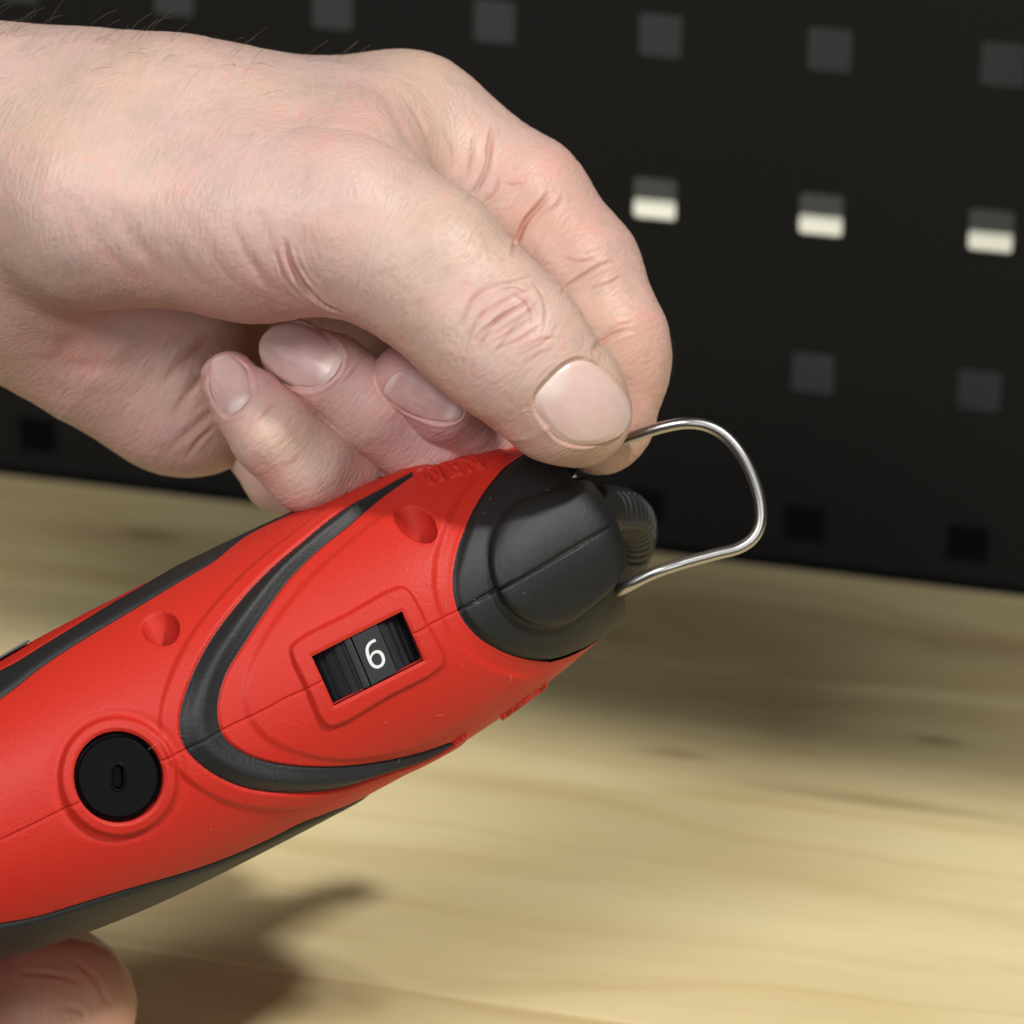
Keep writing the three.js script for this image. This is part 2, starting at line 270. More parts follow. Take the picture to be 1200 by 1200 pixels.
// moulded brand letters, drawn once and read as height
const letters = (() => {
  const W = 512, H = 192, c = document.createElement('canvas'); c.width = W; c.height = H; const g = c.getContext('2d');
  g.fillStyle = '#000'; g.fillRect(0, 0, W, H); g.fillStyle = '#fff'; g.font = 'bold 190px sans-serif'; g.textAlign = 'center'; g.textBaseline = 'alphabetic'; g.save(); g.translate(W / 2, 166); g.scale(1.02, 1); g.fillText('WEN', 0, 0); g.restore();
  const d = g.getImageData(0, 0, W, H).data, a = new Float32Array(W * H); for (let i = 0; i < W * H; i++) a[i] = d[i * 4] / 255;
  return (u, v) => { const x = u * W - 0.5, y = (1 - v) * H - 0.5, i = Math.floor(x), j = Math.floor(y); if (i < 0 || j < 0 || i >= W - 1 || j >= H - 1) return 0; const f = x - i, k = y - j; return lerp(lerp(a[j * W + i], a[j * W + i + 1], f), lerp(a[(j + 1) * W + i], a[(j + 1) * W + i + 1], f), k); };
})();
const textA = onTool(478, 590), textB = onTool(600, 528), textTop = { x0: onTool(496, 578)[0], x1: onTool(578, 545)[0], s0: (onTool(490, 582)[1] + onTool(560, 553)[1]) / 2, s1: (onTool(490, 582)[1] + onTool(560, 553)[1]) / 2 + 8 };
const textBot = { x0: onTool(583, 850)[0], x1: onTool(640, 806)[0] + 1, s0: -34, s1: -25.5 };
const bump = (d, w) => Math.exp(-(d * d) / (w * w));
function fields(x, s) { return { sw: swoosh(x, s), top: topStripe(x, s), bot: bottomStripe(x, s), dial: dialOpening(x, s), brush: brushOpening(x, s) }; }
function relief(x, s, F) {
  let h = 0;
  const phi = s / SK;
  // V-shaped grip band: proud, with a ridge; beside it the red steps up
  if (F.sw < 6) {
    if (F.sw < 0) { const a = swooshOut(x, s), b = swooshIn(x, s), t = a / (a + b + 1e-6), w = Math.min(1, (a + b) / 3.2); h += w * (t < 0.5 ? lerp(0.25, 1.05, smooth(0, 0.5, t)) : lerp(1.05, -0.15, smooth(0.5, 1, t))) ; }
    h -= 0.32 * bump(F.sw - 0.02, 0.22);
    if (F.sw > 0) { const a = swooshOut(x, s), b = swooshIn(x, s); if (a < b) h += 0.55 * (1 - smooth(2.3, 3.5, a)); }
  }
  h += 0.4 * smooth(0.7, -0.7, panelIn(x, s)) * smooth(24, 12, x);
  if (F.top < 3) h += (F.top < 0 ? 0.35 * smooth(0, -1.2, F.top) : 0) - 0.28 * bump(F.top, 0.25);
  if (F.bot < 3) h += (F.bot < 0 ? 0.35 * smooth(0, -1.2, F.bot) : 0) - 0.28 * bump(F.bot, 0.25);
  const fr = dialFrame(x, s);
  if (fr < 6) { h += 0.9 * smooth(0.4, -0.5, fr); if (F.dial < 1.2) h -= 0.25 * smooth(0.5, 0, F.dial); }
  const rb = F.brush + 6.75;
  if (rb < 13) { h += 0.9 * smooth(9.2, 8.2, rb) - 0.25 * bump(rb - 9.6, 0.7); h -= 0.35 * smooth(7.15, 6.75, rb); }
  // rim towards the end cap: a shallow valley, then a low lip
  const cd = (capX(phi) - x) / Math.hypot(1, capSlope(phi));
  if (cd < 8 && Math.abs(phi) < 2.2) h += (-0.55 * smooth(3.4, 2.2, cd) + 0.15 * smooth(0.9, 0.2, cd)) * smooth(-1.08, -0.7, phi);
  for (const T of [textTop, textBot]) if (x > T.x0 && x < T.x1 && s > T.s0 && s < T.s1) h += 0.62 * letters((x - T.x0) / (T.x1 - T.x0), (s - T.s0) / (T.s1 - T.s0));
  // moulding seam
  if (Math.abs(s) < 1.2 && F.brush > 0.1 && F.dial > 0.1) h -= 0.30 * bump(s + 0.08 * noise(x / 3, 0, 0), 0.17);
  return h;
}
{
  const tool = thing('rotary_tool', toWorld(TOOL_O), FRAME_Q);
  tag(tool, 'red and black corded rotary tool with a wire hanging loop at its end', 'power tool');
  const put = (p) => { const q = fromTool(p); return [(q[0] - TOOL_O[0]) / 1000, (q[1] - TOOL_O[1]) / 1000, (q[2] - TOOL_O[2]) / 1000]; };
  const M = {
    red: std({ color: new THREE.Color(0.545, 0.026, 0.015), roughness: 0.5, specularIntensity: 0.55, bumpMap: Object.assign(grain.clone(), { repeat: new THREE.Vector2(1 / 26, 1 / 26) }), bumpScale: 0.00006 }),
    rubber: std({ color: new THREE.Color(0.015, 0.0165, 0.0175), roughness: 0.52, specularIntensity: 0.8, bumpMap: Object.assign(grain.clone(), { repeat: new THREE.Vector2(1 / 22, 1 / 22) }), bumpScale: 0.00005 }),
    cap: std({ color: new THREE.Color(0.0095, 0.0105, 0.0105), roughness: 0.55, specularIntensity: 0.9 }),
    sleeve: std({ color: new THREE.Color(0.015, 0.015, 0.0145), roughness: 0.5 }),
    dark: std({ color: new THREE.Color(0.006, 0.006, 0.0065), roughness: 0.4 }),
    gloss: std({ color: new THREE.Color(0.003, 0.003, 0.0035), roughness: 0.42, specularIntensity: 0.14 }),
    dial: std({ color: new THREE.Color(0.016, 0.018, 0.021), roughness: 0.4 }),
    white: std({ color: new THREE.Color(0.72, 0.73, 0.72), roughness: 0.6 }),
    steel: std({ color: new THREE.Color(0.46, 0.455, 0.445), metalness: 1, roughness: 0.33 }),
    silver: std({ color: new THREE.Color(0.45, 0.47, 0.5), metalness: 0.6, roughness: 0.35 }),
  };
  // grid over the body, fine on the half towards the camera
  const XS = [], SS = [];
  for (let x = -150; x < 46;) { XS.push(x); x += x < -100 ? 2 : x < -62 ? 0.6 : 0.19; }
  for (let s = -Math.PI * SK; s < Math.PI * SK - 0.3;) { SS.push(s); s += s < -40 || s > 41 ? 1.6 : Math.abs(s) < 0.7 ? 0.08 : 0.17; }
  const nx = XS.length, ns = SS.length, N = nx * ns, pos = new Float32Array(N * 3), nor = new Float32Array(N * 3), uv = new Float32Array(N * 2), fv = [0, 1, 2, 3, 4, 5].map(() => new Float32Array(N));
  for (let i = 0; i < nx; i++) for (let j = 0; j < ns; j++) {
    const x = XS[i], s = SS[j], k = i * ns + j, phi = s / SK, F = fields(x, s), r = bodyR(x) + relief(x, s, F), p = [x, r * Math.sin(phi), r * Math.cos(phi)];
    for (const c of dimples) {                                // screw holes, sunk square to the parting plane
      const rc = bodyR(c[0]), zc = rc * Math.cos(c[1] / SK), yc = rc * Math.sin(c[1] / SK), q = Math.hypot(x - c[0], p[2] - zc);
      if (q < 4 && p[1] > 0) p[1] = lerp(p[1], Math.min(p[1], yc - 6), smooth(2.75, 2.5, q)) - 0.12 * bump(q - 2.85, 0.25);
    }
    pos.set(p, k * 3); uv[k * 2] = x; uv[k * 2 + 1] = s;
    fv[0][k] = (capX(phi) - x) / Math.hypot(1, capSlope(phi)) + 0.0; fv[1][k] = F.dial; fv[2][k] = F.brush; fv[3][k] = F.sw; fv[4][k] = F.top; fv[5][k] = F.bot;
  }
  const quad = [];
  for (let i = 0; i + 1 < nx; i++) for (let j = 0; j < ns; j++) { const a = i * ns + j, b = i * ns + ((j + 1) % ns), c = a + ns, d = b + ns; quad.push(a, b, c, b, d, c); }
  nor.set(vertexNormals(pos, quad)); 
  // outward?
  { const k = Math.floor(nx / 2) * ns + Math.floor(ns / 2); if (nor[k * 3 + 1] * pos[k * 3 + 1] + nor[k * 3 + 2] * pos[k * 3 + 2] < 0) { for (let q = 0; q < nor.length; q++) nor[q] = -nor[q]; for (let q = 0; q < quad.length; q += 3) { const t = quad[q]; quad[q] = quad[q + 1]; quad[q + 1] = t; } } }
  // cut the skin along the zero lines of the fields: sign[k] picks the side that stays (+1 outside, -1 inside)
  function cut(signs) {
    const map = new Map(), P_ = [], N_ = [], U_ = [], I_ = [];
    const emit = (v) => { P_.push(...v.p); N_.push(...v.n); U_.push(...v.u); return P_.length / 3 - 1; };
    const whole = (k) => { if (!map.has(k)) map.set(k, emit({ p: pos.subarray(k * 3, k * 3 + 3), n: nor.subarray(k * 3, k * 3 + 3), u: uv.subarray(k * 2, k * 2 + 2) })); return map.get(k); };
    for (let t = 0; t < quad.length; t += 3) {
      const tri = [quad[t], quad[t + 1], quad[t + 2]]; let any = true, all = true;
      for (const [f, sg] of signs) { let inn = 0; for (const k of tri) if (fv[f][k] * sg > 0) inn++; if (inn < 3) all = false; if (!inn) { any = false; break; } }
      if (!any) continue;
      if (all) { I_.push(whole(tri[0]), whole(tri[1]), whole(tri[2])); continue; }
      let poly = tri.map((k) => ({ p: [...pos.subarray(k * 3, k * 3 + 3)], n: [...nor.subarray(k * 3, k * 3 + 3)], u: [...uv.subarray(k * 2, k * 2 + 2)], f: fv.map((a) => a[k]) }));
      for (const [f, sg] of signs) {
        const out = [];
        for (let i = 0; i < poly.length; i++) {
          const a = poly[i], b = poly[(i + 1) % poly.length], fa = a.f[f] * sg, fb = b.f[f] * sg;
          if (fa > 0) out.push(a);
          if ((fa > 0) !== (fb > 0)) { const q = fa / (fa - fb), m = (x, y) => x.map((v, i2) => lerp(v, y[i2], q)); out.push({ p: m(a.p, b.p), n: m(a.n, b.n), u: m(a.u, b.u), f: m(a.f, b.f) }); }
        }
        poly = out; if (poly.length < 3) break;
      }
      if (poly.length < 3) continue;
      const id = poly.map(emit); for (let i = 1; i + 1 < id.length; i++) I_.push(id[0], id[i], id[i + 1]);
    }
    const q = new Float32Array(P_.length), n = new Float32Array(P_.length);
    for (let i = 0; i < P_.length; i += 3) { q.set(put([P_[i], P_[i + 1], P_[i + 2]]), i); const v = add(mul(E1, N_[i]), add(mul(E2, N_[i + 1]), mul(E3, N_[i + 2]))); n.set(v, i); }
    return indexed(q, n, null, U_, I_);
  }
  part('housing', cut([[0, 1], [1, 1], [2, 1], [3, 1], [4, 1], [5, 1]]), M.red, tool);
  for (const [f, l] of [[3, 'black rubber grip band in a V round the dial'], [4, 'black rubber grip stripe along the top'], [5, 'black rubber grip stripe along the underside']]) tag(part('grip_stripe', cut([[0, 1], [f, -1]]), M.rubber, tool), l);

  // --- black end cap: flange and boss as one implicit solid with the seam cut in
  const smin = (a, b, k) => { const h = Math.max(k - Math.abs(a - b), 0) / k; return Math.min(a, b) - h * h * k * 0.25; }, smax = (a, b, k) => -smin(-a, -b, k);
  const endX = (px, py) => intoTool(P(px, py, 0))[0];
  const flangeEnd = endX(728, 722) + 2.0, bossLeft = onTool(573, 667)[0], bossEnd = endX(733, 650) + 2.6, bossH = 10.4;
  const cx0 = bossLeft + bossH - 0.6;
  const capField = (x, y, z) => {
    const rr = Math.hypot(y, z), phi = Math.atan2(y, z), R = bodyR(x), cd = (x - capX(phi)) / Math.hypot(1, capSlope(phi));
    let fl = rr - (R + 0.25 - 0.85 * smooth(1.5, 0.1, cd));
    fl = smax(fl, -cd - 0.7, 0.3);
    fl = smax(fl, x - flangeEnd, 1.4);
    // boss: stadium outline in the side view, as deep as the body
    const st = x < cx0 ? Math.hypot(x - cx0, y) - bossH : Math.abs(y) - bossH * (1 - 0.018 * (x - cx0));
    const dome = Math.hypot(x < 31 ? 0 : (x - 31) * 0.95, y * 0.62, z * 0.98) - 19.2;
    let b = smax(st, rr - (R + 3.1), 0.9);
    b = x < 30 ? b : smax(st, rr - (bodyR(30) + 3.1 - 0.27 * (x - 30)), 0.9);
    b = smax(b, Math.hypot(Math.max(0, x - (bossEnd - 13)), y * 0.72, z * 0.55) - 13, 1.2);
    let d = smin(fl, b, 0.6);
    const groove = Math.hypot(Math.max(0, Math.abs(y - 0.02 * Math.max(0, x - 20)) - 0.02), 0) - 0.16;
    d = smax(d, -Math.max(groove, -(d + 0.45)), 0.12);
    return d * 0.9;
  };
  {
    const lo = [8, -25, -25], hi = [bossEnd + 3, 25, 25], m = meshField((x, y, z) => capField(x, y, z), () => 1, lo, hi, 0.29);
    const q = new Float32Array(m.pos.length); for (let i = 0; i < q.length; i += 3) { const n = 0.012 * noise(m.pos[i] * 2.2, m.pos[i + 1] * 2.2, m.pos[i + 2] * 2.2); q.set(put([m.pos[i] + n, m.pos[i + 1], m.pos[i + 2] + n]), i); }
    part('end_cap', indexed(q, null, null, null, m.index), M.cap, tool);
  }
  // --- speed dial: a knurled drum behind the opening, with the figure on its smooth face
  {
    const c = [0, 1].map((k) => (dialCorner[0][k] + dialCorner[1][k] + dialCorner[2][k] + dialCorner[3][k]) / 4), phi = c[1] / SK, rO = bodyR(c[0]), RD = 10.5, half = 4.15;
    const ex = [1, 0, 0], en = [0, Math.sin(phi), Math.cos(phi)], ey = [0, Math.cos(phi), -Math.sin(phi)];
    const skew = 0.045, at = (a, v, r) => { const t = [Math.sin(a) * r + c[0] + v * skew, 0, 0], h = rO - RD + 0.55 + Math.cos(a) * r; return add(t, add(mul(en, h), mul(ey, v))); };
    const prof = []; const flat0 = -0.10, flat1 = 0.34;
    for (let a = -1.35; a <= 1.35; a += 0.0045) {
      let r = RD;
      if (a > flat0 && a < flat1) { const mid = (flat0 + flat1) / 2; r = RD * Math.cos(flat1 - mid) / Math.cos(a - mid) + 0.12; }
      else { const q = (a < flat0 ? flat0 - a : a - flat1) / 0.185, f = q - Math.floor(q); r = RD - 0.5 * (1 - smooth(0.02, 0.14, f) * smooth(0.80, 0.68, f)); }
      prof.push([a, r]);
    }
    const P_ = [], I_ = [];
    for (const [a, r] of prof) for (const v of [-half, -half + 0.14, half - 0.14, half]) P_.push(...put(at(a, v, Math.abs(v) === half ? r - 0.14 : r)));
    for (let i = 0; i + 1 < prof.length; i++) for (let j = 0; j < 3; j++) { const a = i * 4 + j, b = a + 1, d = a + 4, e = d + 1; I_.push(a, d, b, b, d, e); }
    const n0 = P_.length / 3; P_.push(...put(at(0, -half, 0)), ...put(at(0, half, 0)));
    for (let i = 0; i + 1 < prof.length; i++) { I_.push(n0, i * 4, i * 4 + 4, n0 + 1, i * 4 + 7, i * 4 + 3); }
    const g = indexed(P_, null, null, null, I_).toNonIndexed(); g.computeVertexNormals();
    const dial = part('speed_dial', g, M.dial, tool);
    // well behind the opening
    const well = []; const wI = [], ring = []; for (let k = 0; k < 4; k++) for (let q = 0; q < 8; q++) { const a = dialCorner[k], b = dialCorner[(k + 1) % 4]; ring.push([lerp(a[0], b[0], q / 8), lerp(a[1], b[1], q / 8)]); }
    ring.forEach(([x, s]) => { for (const dr of [0.32, -0.5, -1.2, -9]) { const r = bodyR(x) + 0.2 + dr; const ph = lerp(s / SK, phi, dr < -5 ? 0.1 : 0); well.push(...put([x, r * Math.sin(ph), r * Math.cos(ph)])); } });
    const lip = []; for (let i = 0; i < ring.length; i++) { const j = (i + 1) % ring.length; for (let k = 0; k < 3; k++) { const a = i * 4 + k, b = j * 4 + k; (k < 1 ? lip : wI).push(a, b, a + 1, b, b + 1, a + 1); } }
    part('dial_frame', indexed(well.slice(), null, null, null, lip), M.red, tool);
    part('dial_well', indexed(well.slice(), null, null, null, wI), M.dark, tool);
    const font = await new FontLoader().loadAsync('fonts/droid/droid_sans_regular.typeface.json');
    const sh = font.generateShapes('6', 4.35), sg = new THREE.ShapeGeometry(sh, 10); sg.computeBoundingBox(); const bb = sg.boundingBox; sg.translate(-(bb.min.x + bb.max.x) / 2, -(bb.min.y + bb.max.y) / 2, 0);
    const p = sg.attributes.position, mid = (flat0 + flat1) / 2, rm = RD * Math.cos(flat1 - mid) + 0.16, ta = [Math.cos(mid), 0, 0];
    for (let i = 0; i < p.count; i++) {
      const u = p.getX(i), v = p.getY(i), base = at(mid, v, rm), tang = add(mul(ex, Math.cos(mid)), mul(en, -Math.sin(mid)));
      const q = put(add(base, mul(tang, u))); p.setXYZ(i, q[0], q[1], q[2]);
    }
    sg.computeVertexNormals(); sg.deleteAttribute('uv');
    part('numeral', sg, M.white, dial);
  }
  // --- brush cap with a screwdriver slot, and the bore it sits in
  {
    const phi = brushC[1] / SK, r0 = bodyR(brushC[0]), en = [0, Math.sin(phi), Math.cos(phi)], ey = [0, Math.cos(phi), -Math.sin(phi)], base = add([brushC[0], 0, 0], mul(en, r0));
    const loc = (u, v, h) => add(base, add([u, 0, 0], add(mul(ey, v), mul(en, h))));
    const wall_ = [], wi = [], K = 96;
    for (let i = 0; i < K; i++) { const a = (i / K) * 2 * Math.PI, u = Math.cos(a) * 6.75, s = brushC[1] + Math.sin(a) * 6.75, x = brushC[0] + u, rr = bodyR(x) + 0.55; wall_.push(...put([x, rr * Math.sin(s / SK), rr * Math.cos(s / SK)]), ...put(loc(Math.cos(a) * 6.72, Math.sin(a) * 6.72, -2.4))); }
    for (let i = 0; i < K; i++) { const a = i * 2, b = ((i + 1) % K) * 2; wi.push(a, b, a + 1, b, b + 1, a + 1); }
    part('brush_bore', indexed(wall_, null, null, null, wi), M.red, tool);
    // disc face with the slot let in
    const slotAng = 1.15, su = Math.cos(slotAng), sv = Math.sin(slotAng);
    const height = (u, v) => { const r = Math.hypot(u, v), t = clamp(u * su + v * sv, -1.05, 1.05), q = Math.hypot(u - t * su, v - t * sv); return -0.2 - 0.55 * smooth(5.9, 6.5, r) - 1.5 * smooth(0.78, 0.55, q) + 0.13 * bump(q - 0.98, 0.16) + 0.05 * bump(Math.hypot(u + 2.2, v + 4.1), 0.4); };
    const G = [], gi = [], RN = 110, AN = 144;
    for (let i = 0; i <= RN; i++) for (let j = 0; j < AN; j++) { const rr = (i / RN) * 6.6, a = (j / AN) * 2 * Math.PI, u = rr * Math.cos(a), v = rr * Math.sin(a); G.push(...put(loc(u, v, height(u, v)))); }
    for (let i = 0; i < RN; i++) for (let j = 0; j < AN; j++) { const a = i * AN + j, b = i * AN + ((j + 1) % AN), c = a + AN, d = b + AN; gi.push(a, c, b, b, c, d); }
    const o = G.length / 3; for (let j = 0; j < AN; j++) { const a = (j / AN) * 2 * Math.PI; G.push(...put(loc(6.6 * Math.cos(a), 6.6 * Math.sin(a), -3))); }
    for (let j = 0; j < AN; j++) { const a = RN * AN + j, b = RN * AN + ((j + 1) % AN), c = o + j, d = o + ((j + 1) % AN); gi.push(a, c, b, b, c, d); }
    part('brush_cap', indexed(G, null, null, null, gi), M.gloss, tool);
  }
  const tubeAlong = (pts, r, seg = 200, rs = 20) => { const c = new THREE.CatmullRomCurve3(pts.map((q) => new THREE.Vector3(...mul(sub(q, TOOL_O), 0.001))), false, 'centripetal'); return new THREE.TubeGeometry(c, seg, r / 1000, rs, false); };
  // --- wire loop, pivoting in the cap
  part('hanging_loop', tubeAlong([P(664, 556, -4), P(690, 530, 1), P(715, 519, 3.5), P(740, 512, 5), P(775, 501, 6.3), P(803, 496, 7), P(825, 498, 7), P(846, 508, 7), P(866, 529, 7), P(882, 559, 7), P(891, 590, 7), P(891, 613, 7), P(883, 630, 7), P(866, 642, 7), P(840, 649, 7), P(800, 660, 7), P(765, 672, 7), P(735, 687, 5), P(712, 699, -3)], 0.96, 360, 24), M.steel, tool);
  // --- cord with its ribbed strain relief
  {
    const path = [P(676, 606, -8), P(706, 600, -18), P(733, 603, -28), P(745, 622, -37), P(737, 656, -45), P(710, 694, -49), P(620, 735, -52), P(440, 815, -48), P(240, 915, -42), P(60, 990, -38), P(-160, 1090, -30)];
    const curve = new THREE.CatmullRomCurve3(path.map((q) => new THREE.Vector3(...mul(sub(q, TOOL_O), 0.001))), false, 'centripetal'), part0 = new THREE.CatmullRomCurve3(curve.points.slice(0, 6), false, 'centripetal');
    const nT = 320, nA = 72, fr = part0.computeFrenetFrames(nT, false), total = part0.getLength() * 1000, V = [], I = [];
    for (let i = 0; i <= nT; i++) { const t = i / nT, c = part0.getPointAt(t); for (let j = 0; j < nA; j++) {
      const an = (j / nA) * 2 * Math.PI, q = (t * total) / 2.5, f = q - Math.floor(q), side = Math.abs(Math.cos(an * 2 + 0.4));
      const slot = t > 0.2 && t < 0.8 ? smooth(0.22, 0.34, side) * (1 - smooth(0.1, 0.28, f) * smooth(0.95, 0.78, f)) : 0, r = (lerp(4.6, 3.2, smooth(0.1, 1, t)) - 1.9 * slot) / 1000 * (t > 0.985 ? 0.85 : 1);
      V.push(c.x + (fr.normals[i].x * Math.cos(an) + fr.binormals[i].x * Math.sin(an)) * r, c.y + (fr.normals[i].y * Math.cos(an) + fr.binormals[i].y * Math.sin(an)) * r, c.z + (fr.normals[i].z * Math.cos(an) + fr.binormals[i].z * Math.sin(an)) * r);
    } }
    for (let i = 0; i < nT; i++) for (let j = 0; j < nA; j++) { const p = i * nA + j, q = i * nA + ((j + 1) % nA); I.push(p, q, p + nA, q, q + nA, p + nA); }
    part('strain_relief', indexed(V, null, null, null, I), M.sleeve, tool);
    part('power_cord', tubeAlong(path.slice(4), 2.6, 160, 20), M.rubber, tool);
  }
  // --- dust and lint sitting on the plastic
  {
    const r = rng(77), bits = [];
    for (let i = 0; i < 90; i++) {
      const x = lerp(-66, 44, Math.pow(r(), 0.6)), phi = lerp(-1.1, 1.45, r()), s = phi * SK, F = fields(x, s);
      if (F.brush < 0.4 || F.dial < 0.4) continue;
      let rad = bodyR(x) + relief(x, s, F);
      if (x > capX(phi) - 0.2) { if (x > capX(phi) + 18) continue; for (rad = 27; rad > 5 && capField(x, rad * Math.sin(phi), rad * Math.cos(phi)) > 0.03; rad -= 0.02); }
      const c = put([x, (rad + 0.01) * Math.sin(phi), (rad + 0.01) * Math.cos(phi)]), size = (0.03 + 0.05 * r() * r()) / 1000;
      if (r() < 0.12) { const a = r() * 6.3, L = (0.5 + r()) / 1000, d = mul(add(mul(E1, Math.cos(a)), mul(E2, Math.sin(a))), L), n = mul(E3, 0.00012); bits.push(new THREE.TubeGeometry(new THREE.QuadraticBezierCurve3(new THREE.Vector3(...c), new THREE.Vector3(...add(add(c, mul(d, 0.5)), n)), new THREE.Vector3(...add(c, d))), 6, 0.000016, 4, false)); }
      else { const g = new THREE.SphereGeometry(size, 6, 5); g.scale(1, 0.7 + 0.6 * r(), 0.8); g.translate(...c); bits.push(g); }
    }
    part('dust', mergeGeometries(bits), std({ color: new THREE.Color(0.5, 0.46, 0.4), roughness: 0.9 }), tool).userData.kind = 'stuff';
  }
  // --- silver rating label on the top of the body, and the nose with its collet
  {
    const V = [], I = [], a = onTool(-30, 790)[0], b = onTool(34, 752)[0], n = 24;
    for (let i = 0; i <= n; i++) for (let j = 0; j <= n; j++) { const x = lerp(a, b, i / n), ph = lerp(1.5, 2.6, j / n), r = bodyR(x) + 0.5; V.push(...put([x, r * Math.sin(ph), r * Math.cos(ph)])); }
    for (let i = 0; i < n; i++) for (let j = 0; j < n; j++) { const p = i * (n + 1) + j; I.push(p, p + 1, p + n + 1, p + 1, p + n + 2, p + n + 1); }
    part('rating_label', indexed(V, null, null, null, I), M.silver, tool);
    const lathe = (pts) => { const g = new THREE.LatheGeometry(pts.map(([x, r]) => new THREE.Vector2(r, x)), 48), p = g.attributes.position; for (let i = 0; i < p.count; i++) p.setXYZ(i, ...put([p.getY(i), p.getX(i), p.getZ(i)])); g.computeVertexNormals(); return g; };
    part('nose_collar', lathe([[-150, 10.9], [-151, 11.2], [-162, 10.2], [-163, 9.4], [-163, 0.01]]), M.cap, tool);
    part('collet_nut', lathe([[-163, 4.6], [-172, 4.5], [-174, 3.2], [-174, 0.01]]), M.steel, tool);
  }
}
// ------------------------------------------------------------------ hands
const HAND_CELL = 0.215;
// Bones are tapered capsules between joints; joints are given by picture place and distance in front of the working plane, radii in picture pixels there.
const B = (a, b, ra, rb, o = {}) => {
  const A = P(...a), C = P(...b), ax = sub(C, A), L = len(ax), dir = mul(ax, 1 / (L || 1));
  let flat = null, ff = 1; if (o.n) { flat = norm(sub(o.n, mul(dir, dot(o.n, dir)))); ff = o.f; }
  return { A, C, dir, L, ra: RAD(ra, a[2]), rb: RAD(rb, b[2]), flat, ff: 1 / ff, mid: mul(add(A, C), 0.5), reach: L / 2 + Math.max(RAD(ra, a[2]), RAD(rb, b[2])) };
};
const chain = (js, o) => js.slice(1).map((j, i) => B(js[i].slice(0, 3), j.slice(0, 3), js[i][3], j[3], o));
function boneD(b, x, y, z) {
  let px = x - b.A[0], py = y - b.A[1], pz = z - b.A[2];
  const t = px * b.dir[0] + py * b.dir[1] + pz * b.dir[2];
  if (b.flat) { const f = (px * b.flat[0] + py * b.flat[1] + pz * b.flat[2]) * (b.ff - 1); px += b.flat[0] * f; py += b.flat[1] * f; pz += b.flat[2] * f; }
  const r2 = Math.max(0, px * px + py * py + pz * pz - t * t), sl = (b.ra - b.rb) / Math.max(b.L, 1e-6);
  const q = clamp((t + Math.sqrt(r2) * sl) / b.L, 0, 1), dt = t - q * b.L;
  return Math.sqrt(r2 + dt * dt) - lerp(b.ra, b.rb, q);
}
const blend = (a, b, k) => { const h = Math.max(k - Math.abs(a - b), 0) / k; return Math.min(a, b) - h * h * h * k / 6; };
// groups: [{ bones, k }]; rules: blend widths between groups (absent: a crisp fold)
function handField(groups, joins) {
  const gd = new Float64Array(groups.length);
  return {
    cull: (c, r) => {
      const l = []; let near = 1e9; const all = [];
      for (let g = 0; g < groups.length; g++) for (const b of groups[g].bones) { const d = boneD(b, c[0], c[1], c[2]); all.push([g, b, d]); near = Math.min(near, d); }
      if (near > r * 1.7 + 3) return null;
      for (const e of all) if (e[2] < near + 1.45 * r + Math.max(groups[e[0]].k, 13) + 0.5) (l[e[0]] ??= []).push(e[1]);
      return l;
    },
    f: (x, y, z, list) => {
      let d = 1e3;
      for (let g = 0; g < groups.length; g++) { const bs = list ? list[g] : groups[g].bones; let e = 1e3; if (bs) { const k = groups[g].k; for (let i = 0; i < bs.length; i++) e = blend(e, boneD(bs[i], x, y, z), k); } gd[g] = e; if (e < d) d = e; }
      for (let i = 0; i < joins.length; i++) { const j = joins[i]; d = Math.min(d, blend(gd[j[0]], gd[j[1]], j[2])); }
      return d;
    },
    groups,
  };
}
const gradient = (F, p, e = 0.05) => norm([F.f(p[0] + e, p[1], p[2]) - F.f(p[0] - e, p[1], p[2]), F.f(p[0], p[1] + e, p[2]) - F.f(p[0], p[1] - e, p[2]), F.f(p[0], p[1], p[2] + e) - F.f(p[0], p[1], p[2] - e)]);
function hit(F, px, py, near) {                                     // skin point on the sight line through a picture point
  const o = [0, 0, DEPTH], d = norm(sub(P(px, py, 0), o)); let t = DEPTH - 70, low = 1e9, at = null;
  for (let i = 0; i < 400; i++) { const p = add(o, mul(d, t)), v = F.f(p[0], p[1], p[2]); if (v < 0.004) return p; if (v < low) { low = v; at = p; } t += Math.max(0.02, v * 0.7); if (t > DEPTH + 90) break; }
  return near ? at : null;
}
// A fingernail: outline in picture points -> a thin curved plate lying in its bed.
function makeNail(F, outline, base, tip) {
  const pts = outline.map((p) => hit(F, ...p, true)), c = mul(pts.reduce(add, [0, 0, 0]), 1 / pts.length);
  let n = gradient(F, hit(F, outline.reduce((s, p) => s + p[0], 0) / outline.length, outline.reduce((s, p) => s + p[1], 0) / outline.length));
  const along = sub(hit(F, ...tip, true), hit(F, ...base, true)), ax = norm(sub(along, mul(n, dot(along, n)))), ay = cross(n, ax);
  const flat = spline(pts.map((p) => { const d = sub(p, c); return [dot(d, ax), dot(d, ay)]; }), 5, true);
  const sd = polygon2(flat, 4), xs = flat.map((p) => p[0]), x0 = Math.min(...xs), x1 = Math.max(...xs);
  return { c, n, ax, ay, flat, x0, x1, w: Math.max(...flat.map((p) => Math.abs(p[1]))), sd: (p) => { const d = sub(p, c), h = dot(d, n); if (Math.abs(h) > 5) return 9; return sd(dot(d, ax), dot(d, ay)); }, u: (p) => (dot(sub(p, c), ax) - x0) / (x1 - x0) };
}
